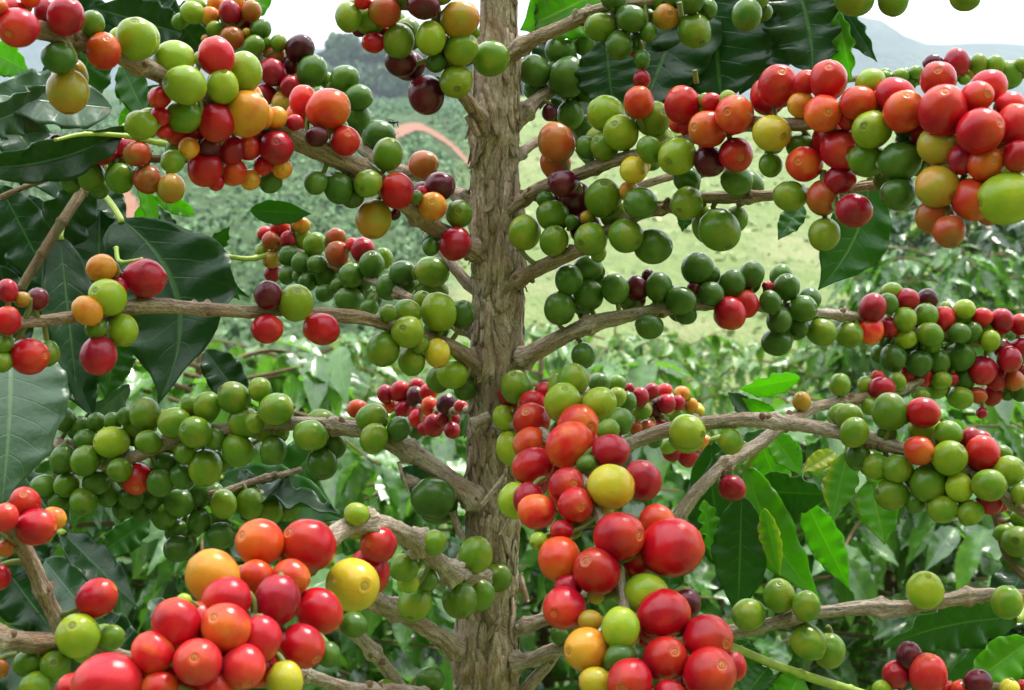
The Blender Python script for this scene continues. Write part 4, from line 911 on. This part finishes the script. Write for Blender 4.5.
# low crop rows planted over the hillside
def crop(name, cond, cols_, sp, rowsp, size, seed, nq, hh, drop):
    rr = random.Random(seed); m = MB(); tones = []
    ca, sa = math.cos(.46), math.sin(.46)
    for iu in range(-150, 150):
        for iv in range(-320, 320):
            u_, v_ = iv*sp+rr.uniform(-.25, .25)*sp, iu*rowsp+rr.uniform(-.2, .2)*rowsp
            x = u_*ca - v_*sa; y = u_*sa + v_*ca + 75
            if y < 14 or y > 139: continue
            px = x/y*F+512
            if px < -700 or px > 1700 or not cond(x, y, px) or rr.random() < drop: continue
            s = size*rr.uniform(.5, 1.3); g = Vector((x, y, hgt(x, y)-.05)); tn = rr.random()
            for k in range(nq):
                q = g+Vector((rr.gauss(0, .42)*s, rr.gauss(0, .42)*s, rr.uniform(.1, 1.0)*s*hh)); e = s*rr.uniform(.16, .34)
                n_ = Vector((rr.uniform(-1, 1), rr.uniform(-1, 1), rr.uniform(.1, 1.4))).normalized(); e1 = n_.orthogonal().normalized(); e1 = Matrix.Rotation(rr.uniform(0, 6.28), 3, n_) @ e1*e; e2 = n_.cross(e1)*.6
                c0 = len(m.v); m.v += [q-e1, q-e2, q+e1, q+e2]; m.uv += [(0, 0)]*4; m.f.append((c0, c0+1, c0+2, c0+3)); m.mi.append(0); tones += [min(1, tn*.6+rr.uniform(0, .4))]*4
    t = NT(name); at = t.n.new('ShaderNodeAttribute'); at.attribute_name = 'tone'
    t.l(t.mix(at.outputs['Fac'], cols_[0], cols_[1]), t.b.inputs['Base Color']); t.b.inputs['Roughness'].default_value = .6
    o = m.build(name, [t.m], smooth=False); tag(o, kind='stuff')
    a_ = o.data.attributes.new('tone', 'FLOAT', 'POINT'); a_.data.foreach_set('value', tones)
def on_track(px, y, x):
    py = 345-(hgt(x, y)-CZ)/y*F
    return (395 < px < 428 and 115 < py < 137) or (px > 425 and px < 490 and abs(py-(131+(px-432)*.92)) < 8) or (100 < px < 165 and py > 180 and abs(px-(112+(py-188)*.68)) < 16)
crop('crop_rows', lambda x, y, px: x+y*MASKK < -.6 and not on_track(px, y, x), ((.025, .085, .018), (.11, .25, .065)), .48, .85, .33, 1, 12, .8, .08)
crop('pasture_tufts', lambda x, y, px: x+y*MASKK > .2 and not on_track(px, y, x), ((.18, .27, .06), (.34, .42, .14)), .8, 1.0, .40, 2, 7, .2, .3)

M_TREE = NT('far_foliage'); tq = M_TREE; tcc = tq.n.new('ShaderNodeTexCoord'); nn = tq.noise(tcc.outputs['Object'], .6, 4)
at = tq.n.new('ShaderNodeAttribute'); at.attribute_name = 'tone'
tq.l(tq.mix(tq.math('MULTIPLY_ADD', at.outputs['Fac'], .6, tq.math('MULTIPLY', nn, .4)), (.012, .04, .012), (.06, .13, .03)), tq.b.inputs['Base Color']); tq.b.inputs['Roughness'].default_value = .7
def far_tree(px, ytop, d, wpx, seed, label):
    rr = random.Random(seed); x = (px-512)/F*d; g = hgt(x, d); top = CZ+(345-ytop)/F*d; H = max(3, top-g); rw = wpx/F*d/2
    root = empty('hill_tree', (x, d, g)); tag(root, label, 'tree', 'trees along the top of the hill')
    m = MB(); sp = catmull([Vector((0, 0, -.5)), Vector((.2, 0, H*.3)), Vector((-.1, 0, H*.8))], 5); m.tube(sp, [.35*(1-.8*i/len(sp)) for i in range(len(sp))], 8)
    lobes = []
    for k in range(rr.randrange(9, 13)):
        c = Vector((rr.uniform(-.75, .75)*rw, rr.uniform(-.7, .7)*rw, H*(.22+.60*rr.random()))); lobes.append((c, rr.uniform(.3, .5)*rw))
        m.tube([Vector((0, 0, H*.3)), c], [.15, .04], 5)
    lobes.append((Vector((0, 0, H*.82)), rw*.42))
    m.build('trunk', [M_DARKBARK], root)
    m = MB(); tones = []
    for c, r in lobes:
        tn = rr.random()
        for _ in range(170):
            v = Vector((rr.gauss(0, 1), rr.gauss(0, 1), rr.gauss(0, 1))).normalized(); q = c+Vector((v.x, v.y, v.z*.8))*r*rr.uniform(.7, 1.08)
            s = rr.uniform(.3, .65); u1 = (v+Vector((rr.uniform(-1, 1), rr.uniform(-1, 1), rr.uniform(-1, 1)))*.7).normalized(); e1 = u1.orthogonal().normalized()*s; e2 = u1.cross(e1).normalized()*s*.8
            b = len(m.v); m.v += [q-e1, q-e2*.7+u1*.1, q+e1, q+e2]; m.uv += [(0, 0)]*4; m.f.append((b, b+1, b+2, b+3)); m.mi.append(0); tones += [min(1, max(0, tn*.7+rr.uniform(0, .35)))]*4
    c = m.build('crown', [M_TREE.m], root, smooth=False); a_ = c.data.attributes.new('tone', 'FLOAT', 'POINT'); a_.data.foreach_set('value', tones)
for a_ in FAR_TREES: far_tree(*a_)

def ridge(name, pts_, d, depth, c):
    """a long mountain whose crest passes through the given skyline"""
    vs = []; fs = []; cols = 130; rows_ = 16
    for i in range(cols+1):
        px = pts_[0][0]+(pts_[-1][0]-pts_[0][0])*i/cols
        for (a, b), (c2, d2) in zip(pts_, pts_[1:]):
            if a <= px <= c2: yy = b+(d2-b)*(px-a)/(c2-a); break
        for j in range(rows_+1):
            t_ = j/rows_; dd = d-depth+2*depth*t_
            crest = CZ+(345-yy)/F*d
            x = (px-512)/F*d
            z = (crest+6)*(1-abs(2*t_-1)**1.5) - 6 + d*.012*noise.noise(Vector((x*.012, dd*.012, 1)))*min(1, abs(2*t_-1)*2.5+.15)
            vs.append(Vector((x, dd, z)))
    for i in range(cols):
        for j in range(rows_):
            a = i*(rows_+1)+j; fs.append((a, a+rows_+1, a+rows_+2, a+1))
    t = NT(name+'_cover'); tc = t.n.new('ShaderNodeTexCoord'); n = t.noise(tc.outputs['Object'], .03, 6, .7)
    t.l(t.mix(n, tuple(v*.4 for v in c), c), t.b.inputs['Base Color']); t.b.inputs['Roughness'].default_value = 1
    t.bump(n, 1, 6)
    tag(link(name, mesh(name, vs, fs), t.m), kind='structure')
for r_ in RIDGES: ridge(*r_)

# ------------------------------------------------------------ haze
HZ = True
if HZ:
    x0, x1, y0, y1, z0, z1 = -1000, 1000, -50, 800, -6, 190
    v = [Vector((x, y, z)) for x in (x0, x1) for y in (y0, y1) for z in (z0, z1)]
    f = [(0, 1, 3, 2), (4, 6, 7, 5), (0, 4, 5, 1), (2, 3, 7, 6), (0, 2, 6, 4), (1, 5, 7, 3)]
    hm = bpy.data.materials.new('haze_air'); hm.use_nodes = True; hm.node_tree.nodes.clear()
    o_ = hm.node_tree.nodes.new('ShaderNodeOutputMaterial'); pv = hm.node_tree.nodes.new('ShaderNodeVolumePrincipled')
    pv.inputs['Color'].default_value = (.74, .84, 1, 1); pv.inputs['Density'].default_value = HAZE; pv.inputs['Anisotropy'].default_value = 0
    hm.node_tree.links.new(pv.outputs[0], o_.inputs['Volume'])
    tag(link('haze', mesh('haze', v, f, smooth=False), hm), kind='stuff')

# ------------------------------------------------------------ light, sky, camera
SUN_EL, SUN_AZ = R(66), R(48)      # azimuth measured from +Y towards +X
w = bpy.data.worlds.new('World'); sc.world = w; w.use_nodes = True
nt = w.node_tree; bg = nt.nodes['Background']
sky = nt.nodes.new('ShaderNodeTexSky'); sky.sky_type = 'NISHITA'; sky.sun_disc = False
sky.sun_elevation = SUN_EL; sky.sun_rotation = SUN_AZ; sky.dust_density = 4; sky.air_density = 1.2; sky.ozone_density = 1
tcw = nt.nodes.new('ShaderNodeTexCoord'); nz = nt.nodes.new('ShaderNodeTexNoise'); nz.inputs['Scale'].default_value = 2.2; nz.inputs['Detail'].default_value = 6
nt.links.new(tcw.outputs['Generated'], nz.inputs['Vector'])
rp = nt.nodes.new('ShaderNodeValToRGB'); rp.color_ramp.elements[0].position = .30; rp.color_ramp.elements[1].position = .62
rp.color_ramp.elements[0].color = (.35, .35, .35, 1)
nt.links.new(nz.outputs['Fac'], rp.inputs['Fac'])
mx = nt.nodes.new('ShaderNodeMix'); mx.data_type = 'RGBA'
nt.links.new(rp.outputs['Color'], mx.inputs[0]); nt.links.new(sky.outputs[0], mx.inputs[6])
# cloud layer: an overcast sky is about three times as bright overhead as at the horizon
sx = nt.nodes.new('ShaderNodeSeparateXYZ'); nt.links.new(tcw.outputs['Generated'], sx.inputs[0])
mr = nt.nodes.new('ShaderNodeMapRange'); nt.links.new(sx.outputs[2], mr.inputs['Value'])
mr.inputs['From Min'].default_value = 0; mr.inputs['From Max'].default_value = 1; mr.inputs['To Min'].default_value = .85; mr.inputs['To Max'].default_value = 2.6
vm_ = nt.nodes.new('ShaderNodeVectorMath'); vm_.operation = 'SCALE'; vm_.inputs[0].default_value = CLOUD; nt.links.new(mr.outputs[0], vm_.inputs['Scale'])
nt.links.new(vm_.outputs[0], mx.inputs[7])
nt.links.new(mx.outputs[2], bg.inputs['Color']); bg.inputs['Strength'].default_value = SKY
sd = bpy.data.lights.new('sun', 'SUN'); sd.energy = SUN; sd.angle = R(7); sd.color = (1, .955, .88)
so = bpy.data.objects.new('sun', sd); COL.objects.link(so)
dv = Vector((math.sin(SUN_AZ)*math.cos(SUN_EL), math.cos(SUN_AZ)*math.cos(SUN_EL), math.sin(SUN_EL)))
so.rotation_euler = dv.to_track_quat('Z', 'Y').to_euler(); so.location = dv*5+Vector((0, 0, 1))
cd = bpy.data.cameras.new('camera'); cam = bpy.data.objects.new('camera', cd); COL.objects.link(cam); sc.camera = cam
cam.location = (0, 0, CZ); cam.rotation_euler = (R(90), 0, 0)
cd.sensor_width = 36; cd.lens = F/1024*36; cd.clip_start = .01; cd.clip_end = 5000
cd.dof.use_dof = True; cd.dof.focus_distance = .47; cd.dof.aperture_fstop = 33
sc.view_settings.view_transform = 'Standard'; sc.view_settings.look = 'None'; sc.view_settings.exposure = EXPO; sc.view_settings.gamma = 1
sc.cycles.use_denoising = True
sc.cycles.max_bounces = 8; sc.cycles.transparent_max_bounces = 4; sc.cycles.volume_bounces = 1
sc.cycles.use_adaptive_sampling = True; sc.cycles.adaptive_threshold = .02
